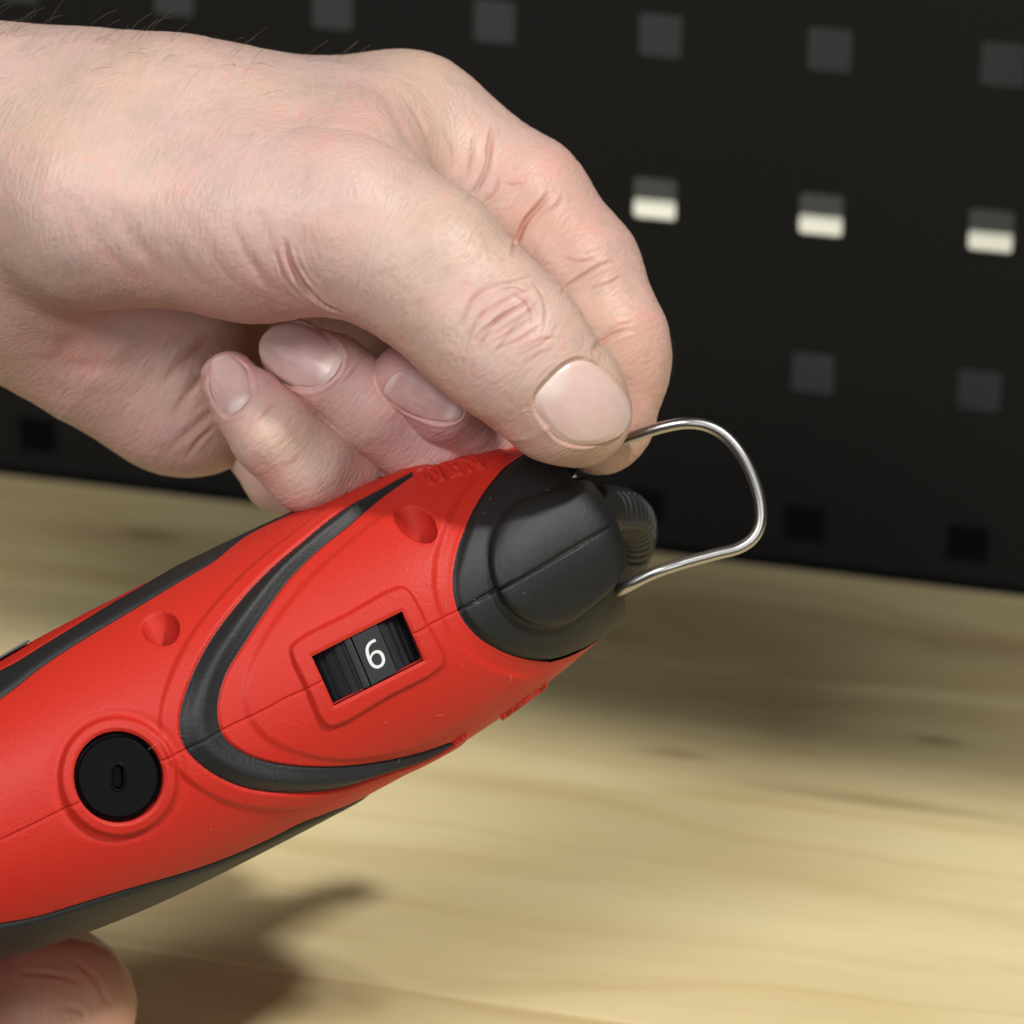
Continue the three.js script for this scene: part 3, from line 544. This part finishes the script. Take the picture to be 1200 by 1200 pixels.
function nailMesh(F, N, material, name, parent, origin, lift = 0.09) {
  // the plate follows the finger as one smooth quadratic surface
  const rows = [];
  for (let i = 1; i <= 8; i++) for (let j = 0; j < N.flat.length; j += 4) {
    const q = i / 8.6, x = N.flat[j][0] * q, y = N.flat[j][1] * q; let p = add(N.c, add(mul(N.ax, x), add(mul(N.ay, y), mul(N.n, 3))));
    for (let s = 0; s < 14; s++) p = sub(p, mul(N.n, F.f(...p) * 0.8));
    const h = dot(sub(p, N.c), N.n); if (Math.abs(h) < 4) rows.push([[1, x, y, x * x, y * y, x * y], h]);
  }
  const A = [...Array(6)].map(() => new Float64Array(7)); for (const [b, h] of rows) for (let i = 0; i < 6; i++) { for (let j = 0; j < 6; j++) A[i][j] += b[i] * b[j]; A[i][6] += b[i] * h; }
  for (let i = 0; i < 6; i++) { A[i][i] += 1e-6; for (let r = 0; r < 6; r++) if (r !== i) { const m = A[r][i] / A[i][i]; for (let c = i; c < 7; c++) A[r][c] -= m * A[i][c]; } }
  const k6 = A.map((r, i) => r[6] / r[i]), plate = (x, y) => k6[0] + k6[1] * x + k6[2] * y + k6[3] * x * x + k6[4] * y * y + k6[5] * x * y;
  const rings = 26, K = N.flat.length - 1, V = [], C = [], I = [], ctr = [0, 1].map((k) => N.flat.slice(0, K).reduce((s, p) => s + p[k], 0) / K);
  for (let i = 0; i <= rings + 3; i++) for (let j = 0; j < K; j++) {
    const q = Math.min(1, i / rings), x = lerp(ctr[0], N.flat[j][0], q), y = lerp(ctr[1], N.flat[j][1], q), u = (x - N.x0) / (N.x1 - N.x0);
    const p = add(N.c, add(mul(N.ax, x), add(mul(N.ay, y), mul(N.n, plate(x, y)))));
    const gx = (plate(x + 0.1, y) - plate(x - 0.1, y)) / 0.2, gy = (plate(x, y + 0.1) - plate(x, y - 0.1)) / 0.2;
    const g = norm(sub(N.n, add(mul(N.ax, gx), mul(N.ay, gy)))), skirt = i > rings ? (i - rings) * 0.22 : 0, fall = smooth(0.84, 1, q) * (0.24 + 0.1 * smooth(0.4, 0.0, u)) * (1 - 0.55 * smooth(0.72, 0.95, u));
    const h = lift + 0.02 * noise(y * 3.2, x * 0.18, 4) + 0.02 * noise(x * 0.8, y * 0.8, 1) - fall - skirt + 0.12 * (1 - (y / N.w) ** 2);
    V.push(...mul(sub(add(p, mul(g, h)), origin), 0.001));
    const free = smooth(0.93, 0.965, u + 0.05 * (1 - (y / N.w) ** 2) - 0.02), lun = smooth(0.26, 0.12, u + 0.25 * (y / N.w) ** 2), m = 0.5 + 0.5 * noise(x * 0.7, y * 0.9, 2), st = 0.015 * noise(y * 4, x * 0.3, 8);
    const bed = N.col ?? [0.61, 0.385, 0.37], k = [0.70, 0.60, 0.46];
    for (let c = 0; c < 3; c++) C.push(lerp(lerp(bed[c], [0.78, 0.64, 0.58][c], clamp(0.75 * lun + 0.30 * m * smooth(0.15, 0.5, u), 0, 1)), k[c], free * 0.6) + st);
  }
  for (let i = 0; i < rings + 3; i++) for (let j = 0; j < K; j++) { const a = i * K + j, b = i * K + ((j + 1) % K), c = a + K, d = b + K; I.push(a, c, b, b, c, d); }
  const g = indexed(V, null, C, null, I), nn = g.attributes.normal; let s = 0; for (let i = 0; i < nn.count; i++) s += nn.getX(i) * N.n[0] + nn.getY(i) * N.n[1] + nn.getZ(i) * N.n[2];
  if (s < 0) { const ix = g.index.array; for (let i = 0; i < ix.length; i += 3) { const t = ix[i]; ix[i] = ix[i + 1]; ix[i + 1] = t; } g.computeVertexNormals(); }
  return part(name, g, material, parent);
}
const skinMat = std({ vertexColors: true, roughness: 0.46, specularIntensity: 0.75, sheen: 0.12, sheenColor: new THREE.Color(1, 0.75, 0.65), sheenRoughness: 0.5 });
const nailMat = std({ vertexColors: true, roughness: 0.34, specularIntensity: 0.9, clearcoat: 0.15, clearcoatRoughness: 0.25 });
// Merges the vertices of the far side and of what lies outside the picture into a coarser net; the near side keeps its full detail.
function thinOut(m, size) {
  const nor = vertexNormals(m.pos, m.index), n = m.pos.length / 3, to = new Uint32Array(n), boxes = new Map(), P_ = [], N_ = [];
  for (let i = 0; i < n; i++) {
    const x = m.pos[i * 3], y = m.pos[i * 3 + 1], z = m.pos[i * 3 + 2], k = PXF / (DEPTH - z), px = 600 + x * k, py = 600 - y * k, v = norm([-x, -y, DEPTH - z]);
    const away = nor[i * 3] * v[0] + nor[i * 3 + 1] * v[1] + nor[i * 3 + 2] * v[2] < -0.12;
    if (away || px < -25 || px > 1225 || py < -25 || py > 1225) {
      const key = ((Math.floor(x / size) + 512) * 1024 + Math.floor(y / size) + 512) * 1024 + Math.floor(z / size) + 512, b = boxes.get(key);
      if (b === undefined) { boxes.set(key, P_.length / 3); to[i] = P_.length / 3; N_[to[i]] = 1; P_.push(x, y, z); } else { to[i] = b; const c = ++N_[b]; P_[b * 3] += (x - P_[b * 3]) / c; P_[b * 3 + 1] += (y - P_[b * 3 + 1]) / c; P_[b * 3 + 2] += (z - P_[b * 3 + 2]) / c; }
    } else { to[i] = P_.length / 3; P_.push(x, y, z); }
  }
  const I = []; for (let t = 0; t < m.index.length; t += 3) { const a = to[m.index[t]], b = to[m.index[t + 1]], c = to[m.index[t + 2]]; if (a !== b && b !== c && a !== c) I.push(a, b, c); }
  return { pos: new Float32Array(P_), index: new Uint32Array(I) };
}
// Skin mesh with folds, lines and colour. creases: { pts (picture points), depth, width }, tints: { at, r, c }
function makeSkin(F, lo, hi, cell, o) {
  const m = thinOut(meshField(F.f, F.cull, lo, hi, cell), o.coarse ?? 1.0), n = m.pos.length / 3, pos = m.pos, nor = vertexNormals(pos, m.index), col = new Float32Array(n * 3);
  const cr = o.creases.map((c) => { const s = spline(c.pts, 5).map((p) => hit(F, p[0], p[1])).filter(Boolean); return { ...c, s, box: s.length > 1 ? [0, 1, 2].map((k) => [Math.min(...s.map((p) => p[k])) - c.w * 4 - 0.6, Math.max(...s.map((p) => p[k])) + c.w * 4 + 0.6]) : null }; }).filter((c) => c.box);
  const tints = o.tints.map((t) => ({ ...t, p: t.p ?? hit(F, ...t.at) })).filter((t) => t.p);
  const bones = F.groups.flatMap((g) => g.bones);
  for (let i = 0; i < n; i++) {
    const x = pos[i * 3], y = pos[i * 3 + 1], z = pos[i * 3 + 2], nx = nor[i * 3], ny = nor[i * 3 + 1], nz = nor[i * 3 + 2];
    // direction of the nearest bones
    let dx = 0, dy = 0, dz = 0; for (const b of bones) { const e0 = x - b.mid[0], e1 = y - b.mid[1], e2 = z - b.mid[2], far = b.reach + 6; if (e0 * e0 + e1 * e1 + e2 * e2 > far * far) continue; const d = boneD(b, x, y, z); if (d < 6) { const w = Math.exp(-d * 0.9); dx += b.dir[0] * w; dy += b.dir[1] * w; dz += b.dir[2] * w; } }
    const L = Math.hypot(dx, dy, dz) || 1; dx /= L; dy /= L; dz /= L;
    const al = x * dx + y * dy + z * dz, qx = x - al * dx, qy = y - al * dy, qz = z - al * dz;
    // lines across the bone: fine along it, long across it
    const w1 = noise(qx * 0.34 + dx * al * 1.8, qy * 0.34 + dy * al * 1.8, qz * 0.34 + dz * al * 1.8), w2 = noise(qx * 0.8 + dx * al * 2.7 + 9, qy * 0.8 + dy * al * 2.7, qz * 0.8 + dz * al * 2.7);
    const cellN = noise(x * 1.9, y * 1.9, z * 1.9), tiny = noise(x * 3.6 + 5, y * 3.6, z * 3.6), big = fbm(x * 0.13, y * 0.13, z * 0.13, 2), mid = noise(x * 0.42 + 3, y * 0.42, z * 0.42 + 8);
    const rough = o.rough ?? 1, area = 0.65 + 0.35 * big;
    let h = rough * (0.036 * (1 - Math.abs(w1) * 2) * area + 0.038 * (1 - Math.abs(w2) * 2) + 0.018 * (1 - Math.abs(cellN) * 2) + 0.016 * tiny) + 0.22 * big + 0.06 * mid, red = 0, dark = 0;
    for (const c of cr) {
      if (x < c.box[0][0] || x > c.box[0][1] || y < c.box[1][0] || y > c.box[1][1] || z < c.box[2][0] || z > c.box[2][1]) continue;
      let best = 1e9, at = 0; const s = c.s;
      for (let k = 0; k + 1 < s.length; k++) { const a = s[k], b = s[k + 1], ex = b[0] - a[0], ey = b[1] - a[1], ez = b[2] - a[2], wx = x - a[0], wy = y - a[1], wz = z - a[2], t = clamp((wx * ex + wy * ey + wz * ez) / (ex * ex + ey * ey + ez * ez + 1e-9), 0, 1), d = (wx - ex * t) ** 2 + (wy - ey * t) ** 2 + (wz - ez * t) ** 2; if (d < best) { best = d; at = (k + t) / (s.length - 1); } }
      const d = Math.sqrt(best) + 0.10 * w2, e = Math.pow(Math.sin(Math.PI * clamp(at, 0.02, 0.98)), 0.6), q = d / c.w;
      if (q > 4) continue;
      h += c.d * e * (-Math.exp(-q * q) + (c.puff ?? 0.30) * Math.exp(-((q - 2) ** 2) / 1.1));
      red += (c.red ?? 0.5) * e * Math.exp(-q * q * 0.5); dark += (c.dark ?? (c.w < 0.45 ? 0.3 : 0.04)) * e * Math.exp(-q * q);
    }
    for (const q of o.bumps ?? []) { const d = (x - q.p[0]) ** 2 + (y - q.p[1]) ** 2 + (z - q.p[2]) ** 2; if (d < q.r * q.r * 5) h += q.h * Math.exp(-d / (q.r * q.r)); }
    for (const N of o.nails ?? []) {
      const sd = N.sd([x, y, z]); if (sd > 2.6) continue; const u = N.u([x, y, z]);
      if (sd < 0) h = -0.30 * smooth(0, -0.5, sd); else { h = h * smooth(0, 1.2, sd) + (0.21 * bump(sd - 0.42, 0.42) + 0.12 * bump(sd - 1.3, 0.8)) * (1 - smooth(0.68, 0.92, u)) - 0.22 * bump(sd, 0.16); red += 0.25 * bump(sd - 0.1, 0.6); }
    }
    pos[i * 3] += nx * h; pos[i * 3 + 1] += ny * h; pos[i * 3 + 2] += nz * h;
    // colour of the skin, darker in the creases: blotches, blood near folds and fingertips, pale dry lines
    const blotch = fbm(x * 0.16 + 40, y * 0.16, z * 0.16, 4), spot = noise(x * 0.9 + 11, y * 0.9, z * 0.9), lines = 0.5 * (Math.abs(w1) + Math.abs(w2)), yel = fbm(x * 0.07 + 80, y * 0.07, z * 0.07 + 9, 2);
    let R = o.skin[0], G = o.skin[1], Bc = o.skin[2];
    for (const t of tints) { const d = (x - t.p[0]) ** 2 + (y - t.p[1]) ** 2 + (z - t.p[2]) ** 2, w = Math.exp(-d / (t.r * t.r)) * (t.k ?? 1); R = lerp(R, t.c[0], w); G = lerp(G, t.c[1], w); Bc = lerp(Bc, t.c[2], w); }
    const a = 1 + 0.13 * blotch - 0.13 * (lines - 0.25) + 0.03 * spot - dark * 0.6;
    red = clamp(red, 0, 1); const rb = 0.9 * blotch + 0.35 * spot;
    col[i * 3] = R * a * (1 + 0.02 * rb); col[i * 3 + 1] = G * a * (1 - 0.20 * Math.max(0, rb) + 0.02 * yel - 0.20 * red); col[i * 3 + 2] = Bc * a * (1 - 0.18 * Math.max(0, rb) - 0.10 * yel - 0.22 * red);
  }
  const og = o.origin; for (let i = 0; i < n; i++) { pos[i * 3] = (pos[i * 3] - og[0]) / 1000; pos[i * 3 + 1] = (pos[i * 3 + 1] - og[1]) / 1000; pos[i * 3 + 2] = (pos[i * 3 + 2] - og[2]) / 1000; }
  return indexed(pos, vertexNormals(pos, m.index), col, null, m.index);
}
{
  const palm = [
    B([-230, 205, -22], [0, 222, -10], 196, 178, { n: [0, 0, 1], f: 0.72 }),           // forearm and wrist
    B([0, 160, -18], [250, 172, -20], 116, 101), B([250, 168, -20], [470, 172, -16], 104, 100),   // back of the hand towards the index knuckle
    B([-80, 146, -5], [200, 176, 1], 116, 110), B([200, 168, 1], [400, 205, 6], 112, 96), B([120, 130, -8], [430, 164, -4], 84, 80), B([0, 250, -14], [160, 300, -20], 130, 120), B([40, 345, -20], [200, 440, -26], 112, 106), B([200, 440, -26], [232, 466, -27], 106, 82),   // heel of the hand
    B([200, 260, -34], [420, 330, -44], 120, 110),                                     // middle of the palm, in the hollow
  ];
  const thenar = [B([-60, 172, -2], [110, 232, 8], 110, 122), B([110, 232, 8], [300, 262, 14], 122, 108), B([300, 262, 14], [392, 262, 17], 108, 102)];
  const thumb = chain([[394, 250, 17, 104], [497, 311, 20, 98], [566, 377, 21, 91], [600, 408, 22, 89], [655, 464, 18.5, 80], [682, 485, 15, 62]], { n: [0.15, 0.25, 1], f: 0.86 });
  const index = chain([[478, 172, -15, 104], [602, 247, -12, 91], [668, 322, -9, 83], [704, 400, -7, 77], [709, 432, -6.5, 75], [706, 486, -4, 62], [702, 503, -3, 53]]);
  const middle = chain([[482, 444, 3, 45], [520, 470, 1, 49], [566, 507, -9, 49], [632, 580, -34, 46], [420, 330, -52, 58]]);
  const ring = chain([[343, 412, 0, 38], [386, 438, 0.5, 48], [440, 478, -1, 53], [498, 524, -7, 55], [590, 585, -24, 50], [360, 380, -50, 56]]);
  const pinky = chain([[269, 446, 2, 34], [291, 474, 3, 43], [319, 507, 4, 50], [361, 547, 1, 53], [460, 600, -18, 48], [330, 556, -25, 44], [250, 430, -34, 54]]);
  const F = handField([{ bones: palm, k: 12 }, { bones: thenar, k: 8 }, { bones: thumb, k: 3 }, { bones: index, k: 3.2 }, { bones: middle, k: 1.6 }, { bones: ring, k: 1.6 }, { bones: pinky, k: 1.6 }], [[0, 1, 11], [1, 2, 7], [0, 2, 13], [0, 3, 9], [2, 3, 1.2]]);
  const origin = P(100, 250, -10);
  const hand = thing('hand', toWorld(origin), FRAME_Q);
  tag(hand, 'bare hand from the left pinching the wire loop between thumb and forefinger', 'hand');
  const only = (b, k) => handField([{ bones: b, k }], []), NF = [only(thumb, 3), only(ring, 1.6), only(pinky, 1.6), only(middle, 1.6)];
  const nails = [
    makeNail(NF[0], [[678, 420], [704, 431], [728, 453], [737, 481], [731, 503], [707, 518], [678, 522], [656, 515], [638, 496], [626, 474], [627, 461], [641, 443], [659, 427]], [643, 440], [722, 500]),
    makeNail(NF[1], [[307, 417], [308, 402], [321, 385], [342, 378], [373, 388], [397, 407], [402, 420], [393, 440], [373, 455], [353, 457], [330, 446], [313, 431]], [398, 432], [312, 400]),
    makeNail(NF[2], [[245, 437], [252, 422], [266, 417], [282, 425], [294, 446], [295, 463], [283, 480], [267, 488], [253, 476], [246, 457]], [284, 478], [252, 418]),
    makeNail(NF[3], [[450, 460], [455, 445], [468, 435], [490, 429], [518, 446], [542, 476], [538, 490], [520, 496], [495, 491], [468, 478]], [538, 488], [456, 446]),
  ];
  nails[0].col = [0.71, 0.49, 0.44]; nails[3].col = [0.56, 0.33, 0.32];
  const creases = [
    // folds of the forefinger, palm side
    { pts: [[577, 146], [574, 170], [571, 192], [562, 215], [546, 237]], d: 0.36, w: 0.40 }, { pts: [[644, 227], [630, 243], [617, 258], [607, 278], [600, 298]], d: 0.59, w: 0.43, red: 0.9 },
    { pts: [[721, 306], [700, 313], [687, 321], [668, 333], [654, 347]], d: 0.20, w: 0.32 }, { pts: [[737, 387], [720, 392], [704, 402], [694, 412]], d: 0.33, w: 0.50 }, { pts: [[760, 330], [768, 345], [772, 352]], d: 0.17, w: 0.43 },
    { pts: [[590, 214], [600, 216], [615, 214]], d: 0.12, w: 0.29 }, { pts: [[585, 205], [580, 225], [565, 240]], d: 0.13, w: 0.29 },
    // web between thumb and forefinger
    { pts: [[478, 120], [490, 140], [500, 165], [510, 190]], d: 0.26, w: 0.99, red: 0.2 }, { pts: [[430, 90], [455, 120], [475, 160], [500, 195]], d: 0.17, w: 1.44, red: 0.15 },
    // thumb knuckle
    { pts: [[552, 352], [575, 335], [600, 328], [622, 322]], d: 0.11, w: 0.29, red: 0.35 }, { pts: [[560, 372], [580, 358], [602, 345], [624, 334]], d: 0.13, w: 0.29, red: 0.4 }, { pts: [[556, 397], [572, 383], [592, 368], [612, 357], [622, 347]], d: 0.24, w: 0.29, red: 0.7 },
    { pts: [[572, 396], [596, 380], [618, 366], [632, 350]], d: 0.13, w: 0.26, red: 0.5 }, { pts: [[540, 385], [548, 362], [560, 342], [578, 326]], d: 0.12, w: 0.36 }, { pts: [[586, 408], [612, 396], [632, 382]], d: 0.09, w: 0.29 }, { pts: [[638, 384], [640, 366], [634, 345], [624, 330]], d: 0.11, w: 0.36 },
    { pts: [[602, 420], [630, 405], [650, 392]], d: 0.07, w: 0.29, red: 0.2 }, { pts: [[575, 418], [590, 400], [610, 372]], d: 0.07, w: 0.25, red: 0.2 },
    { pts: [[566, 388], [584, 374], [604, 360]], d: 0.12, w: 0.24, red: 0.3 }, { pts: [[578, 402], [600, 388], [624, 372]], d: 0.12, w: 0.24, red: 0.3 }, { pts: [[596, 340], [612, 350], [622, 366], [622, 380]], d: 0.12, w: 0.26 }, { pts: [[548, 400], [556, 380], [570, 360]], d: 0.10, w: 0.3 },
    { pts: [[560, 410], [566, 398], [578, 384]], d: 0.08, w: 0.25 }, { pts: [[608, 412], [634, 398], [652, 396]], d: 0.08, w: 0.26 }, { pts: [[582, 340], [600, 336], [618, 340]], d: 0.1, w: 0.24 }, { pts: [[612, 428], [634, 414], [650, 408]], d: 0.07, w: 0.26 },
    // forefinger side lines
    { pts: [[660, 300], [676, 306], [696, 304]], d: 0.08, w: 0.28 }, { pts: [[690, 340], [712, 332], [732, 322]], d: 0.1, w: 0.26, red: 0.3 }, { pts: [[708, 392], [724, 382], [742, 378]], d: 0.12, w: 0.28, red: 0.3 }, { pts: [[640, 250], [652, 240], [660, 228]], d: 0.1, w: 0.28 }, { pts: [[556, 160], [552, 190], [548, 215]], d: 0.14, w: 0.4 }, { pts: [[520, 150], [530, 175], [534, 205]], d: 0.12, w: 0.5 },
    // base of the thumb
    { pts: [[333, 282], [338, 302], [347, 322], [362, 343], [385, 360], [400, 366]], d: 0.75, w: 0.46, red: 0.7, dark: 0.28, puff: 0.2 }, { pts: [[322, 292], [328, 312], [337, 330], [352, 348]], d: 0.2, w: 0.3, red: 0.3 }, { pts: [[345, 290], [350, 306], [360, 324], [374, 340]], d: 0.14, w: 0.26, red: 0.3 }, { pts: [[272, 262], [283, 287], [298, 312], [318, 336], [343, 354]], d: 0.17, w: 0.81, red: 0.25 }, { pts: [[300, 240], [312, 268], [325, 296], [338, 318]], d: 0.08, w: 0.72, red: 0.15 },
    { pts: [[230, 262], [245, 290], [262, 318], [290, 342], [330, 356]], d: 0.08, w: 0.90, red: 0.15 }, { pts: [[195, 275], [215, 305], [240, 332], [270, 350]], d: 0.07, w: 0.99, red: 0.15 }, { pts: [[130, 238], [155, 275], [185, 312], [222, 342]], d: 0.11, w: 1.17, red: 0.2 }, { pts: [[90, 240], [110, 275], [140, 310], [175, 335]], d: 0.08, w: 1.17, red: 0.15 },
    // palm lines in the hollow
    { pts: [[280, 388], [245, 402], [215, 425], [190, 450]], d: 0.33, w: 0.90, red: 0.5 }, { pts: [[262, 420], [240, 440], [220, 462], [205, 488]], d: 0.30, w: 0.81, red: 0.5 }, { pts: [[270, 470], [240, 490], [215, 512], [195, 530]], d: 0.23, w: 0.72, red: 0.4 }, { pts: [[250, 500], [232, 518], [220, 535]], d: 0.20, w: 0.50, red: 0.3 },
    { pts: [[20, 350], [60, 372], [100, 382], [140, 388]], d: 0.26, w: 1.44, red: 0.25 }, { pts: [[40, 420], [90, 430], [140, 428], [180, 415]], d: 0.20, w: 1.44, red: 0.15 }, { pts: [[90, 395], [75, 410], [70, 425]], d: 0.20, w: 1.80, red: 0.6 },
    // curled fingers
    { pts: [[398, 450], [410, 440], [420, 425]], d: 0.07, w: 0.36 }, { pts: [[300, 492], [312, 482], [322, 470]], d: 0.07, w: 0.36 }, { pts: [[330, 545], [345, 540], [352, 528]], d: 0.05, w: 0.36 },
  ];
  const T = (at, r, c, k) => ({ at, r, c, k });
  const tints = [T([270, 470], 12, [0.61, 0.38, 0.36], 0.6), T([350, 430], 13, [0.62, 0.37, 0.36], 0.65), T([500, 480], 13, [0.58, 0.31, 0.31], 0.8), T([330, 522], 6, [0.66, 0.47, 0.36], 0.7), T([455, 500], 8, [0.58, 0.33, 0.29], 0.5), T([650, 270], 17, [0.59, 0.33, 0.27], 0.85), T([740, 450], 12, [0.57, 0.33, 0.245], 0.85), T([712, 545], 8, [0.62, 0.40, 0.27], 0.7),
    T([640, 525], 9, [0.60, 0.37, 0.32], 0.5), T([590, 350], 7, [0.58, 0.33, 0.28], 0.35), T([300, 350], 14, [0.58, 0.32, 0.28], 0.5), T([80, 415], 8, [0.54, 0.26, 0.20], 0.5), T([420, 150], 8, [0.59, 0.36, 0.29], 0.5), T([150, 480], 20, [0.60, 0.37, 0.30], 0.5)];
  const lo = P(-235, 640, -75), hi = P(830, -60, 45);
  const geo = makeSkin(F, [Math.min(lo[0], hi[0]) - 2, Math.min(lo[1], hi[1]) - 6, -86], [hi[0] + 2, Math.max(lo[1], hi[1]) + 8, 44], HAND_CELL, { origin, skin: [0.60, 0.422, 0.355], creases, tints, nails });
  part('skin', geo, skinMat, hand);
  nails.forEach((N, i) => nailMesh(NF[i], N, nailMat, 'fingernail', hand, origin));
  // fine hairs on the wrist
  const r = rng(12), hairs = [];
  const hair = (px, py, dx, dy, L) => {
    const p = hit(F, px, py) ?? hit(F, px, py + 22); if (!p) return; const n = gradient(F, p), d = norm([dx, dy, 0.1]), pts = [];
    for (let i = 0; i <= 5; i++) { const t = (i / 5) * L; pts.push(new THREE.Vector3(...mul(sub(add(p, add(mul(n, 0.42 + 0.5 * t - 0.018 * t * t), mul(d, t * (0.4 + 0.06 * t)))), origin), 0.001))); }
    hairs.push(new THREE.TubeGeometry(new THREE.CatmullRomCurve3(pts), 7, 0.000015 + 0.000009 * r(), 4, false));
  };
  for (let i = 0; i < 55; i++) { const x = Math.pow(r(), 1.4) * 440 - 20, y = 20 + x * 0.08 + r() * r() * r() * 150; hair(x, y, 0.5 + r() * 0.8, 0.5 - r() * 1.1, 2.5 + r() * 4.5); }
  part('arm_hair', mergeGeometries(hairs), std({ color: new THREE.Color(0.14, 0.10, 0.075), roughness: 0.5 }), hand).userData.kind = 'stuff';
}
{
  // the other hand, holding the tool from below: a knuckle of its forefinger shows in the corner
  const palm = [B([-330, 1500, -6], [-90, 1380, -8], 200, 180, { n: [0, 0, 1], f: 0.75 }), B([-120, 1360, -8], [-40, 1260, -14], 150, 110)];
  const fingers = [
    chain([[-60, 1262, -26, 92], [40, 1188, -18, 88], [80, 1180, -20, 77], [76, 1165, -46, 72], [0, 1090, -56, 62]]),
    chain([[-70, 1300, -10, 88], [40, 1330, 14, 84], [30, 1300, -30, 74], [-60, 1200, -44, 64]]),
    chain([[-120, 1350, -8, 86], [-20, 1440, 10, 80], [-40, 1400, -32, 70], [-130, 1280, -44, 60]]),
    chain([[-170, 1390, -6, 76], [-100, 1510, 6, 66], [-120, 1470, -30, 58], [-190, 1360, -40, 50]]),
    chain([[-170, 1300, 0, 92], [-200, 1180, 16, 84], [-190, 1090, 22, 74], [-170, 1040, 22, 58]]),
  ];
  const F = handField([{ bones: palm, k: 8 }, ...fingers.map((b) => ({ bones: b, k: 3 }))], fingers.map((_, i) => [0, i + 1, 6]));
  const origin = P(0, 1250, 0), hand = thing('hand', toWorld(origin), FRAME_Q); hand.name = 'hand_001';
  tag(hand, 'knuckle of the hand gripping the tool from below in the lower left corner', 'hand');
  const a = P(-560, 1760, 0), b = P(220, 960, 0);
  const geo = makeSkin(F, [a[0], a[1], -60], [b[0], b[1], 50], 0.36, { origin, skin: [0.44, 0.255, 0.185], creases: [{ pts: [[20, 1140], [60, 1142], [95, 1150]], d: 0.25, w: 0.5 }, { pts: [[85, 1125], [110, 1145], [128, 1180]], d: 0.28, w: 0.6 }, { pts: [[70, 1180], [95, 1185], [100, 1198]], d: 0.22, w: 0.5 }], tints: [] });  // skin colour darkened to hold the shade under the tool
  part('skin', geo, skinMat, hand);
}
renderer.render(scene, camera);
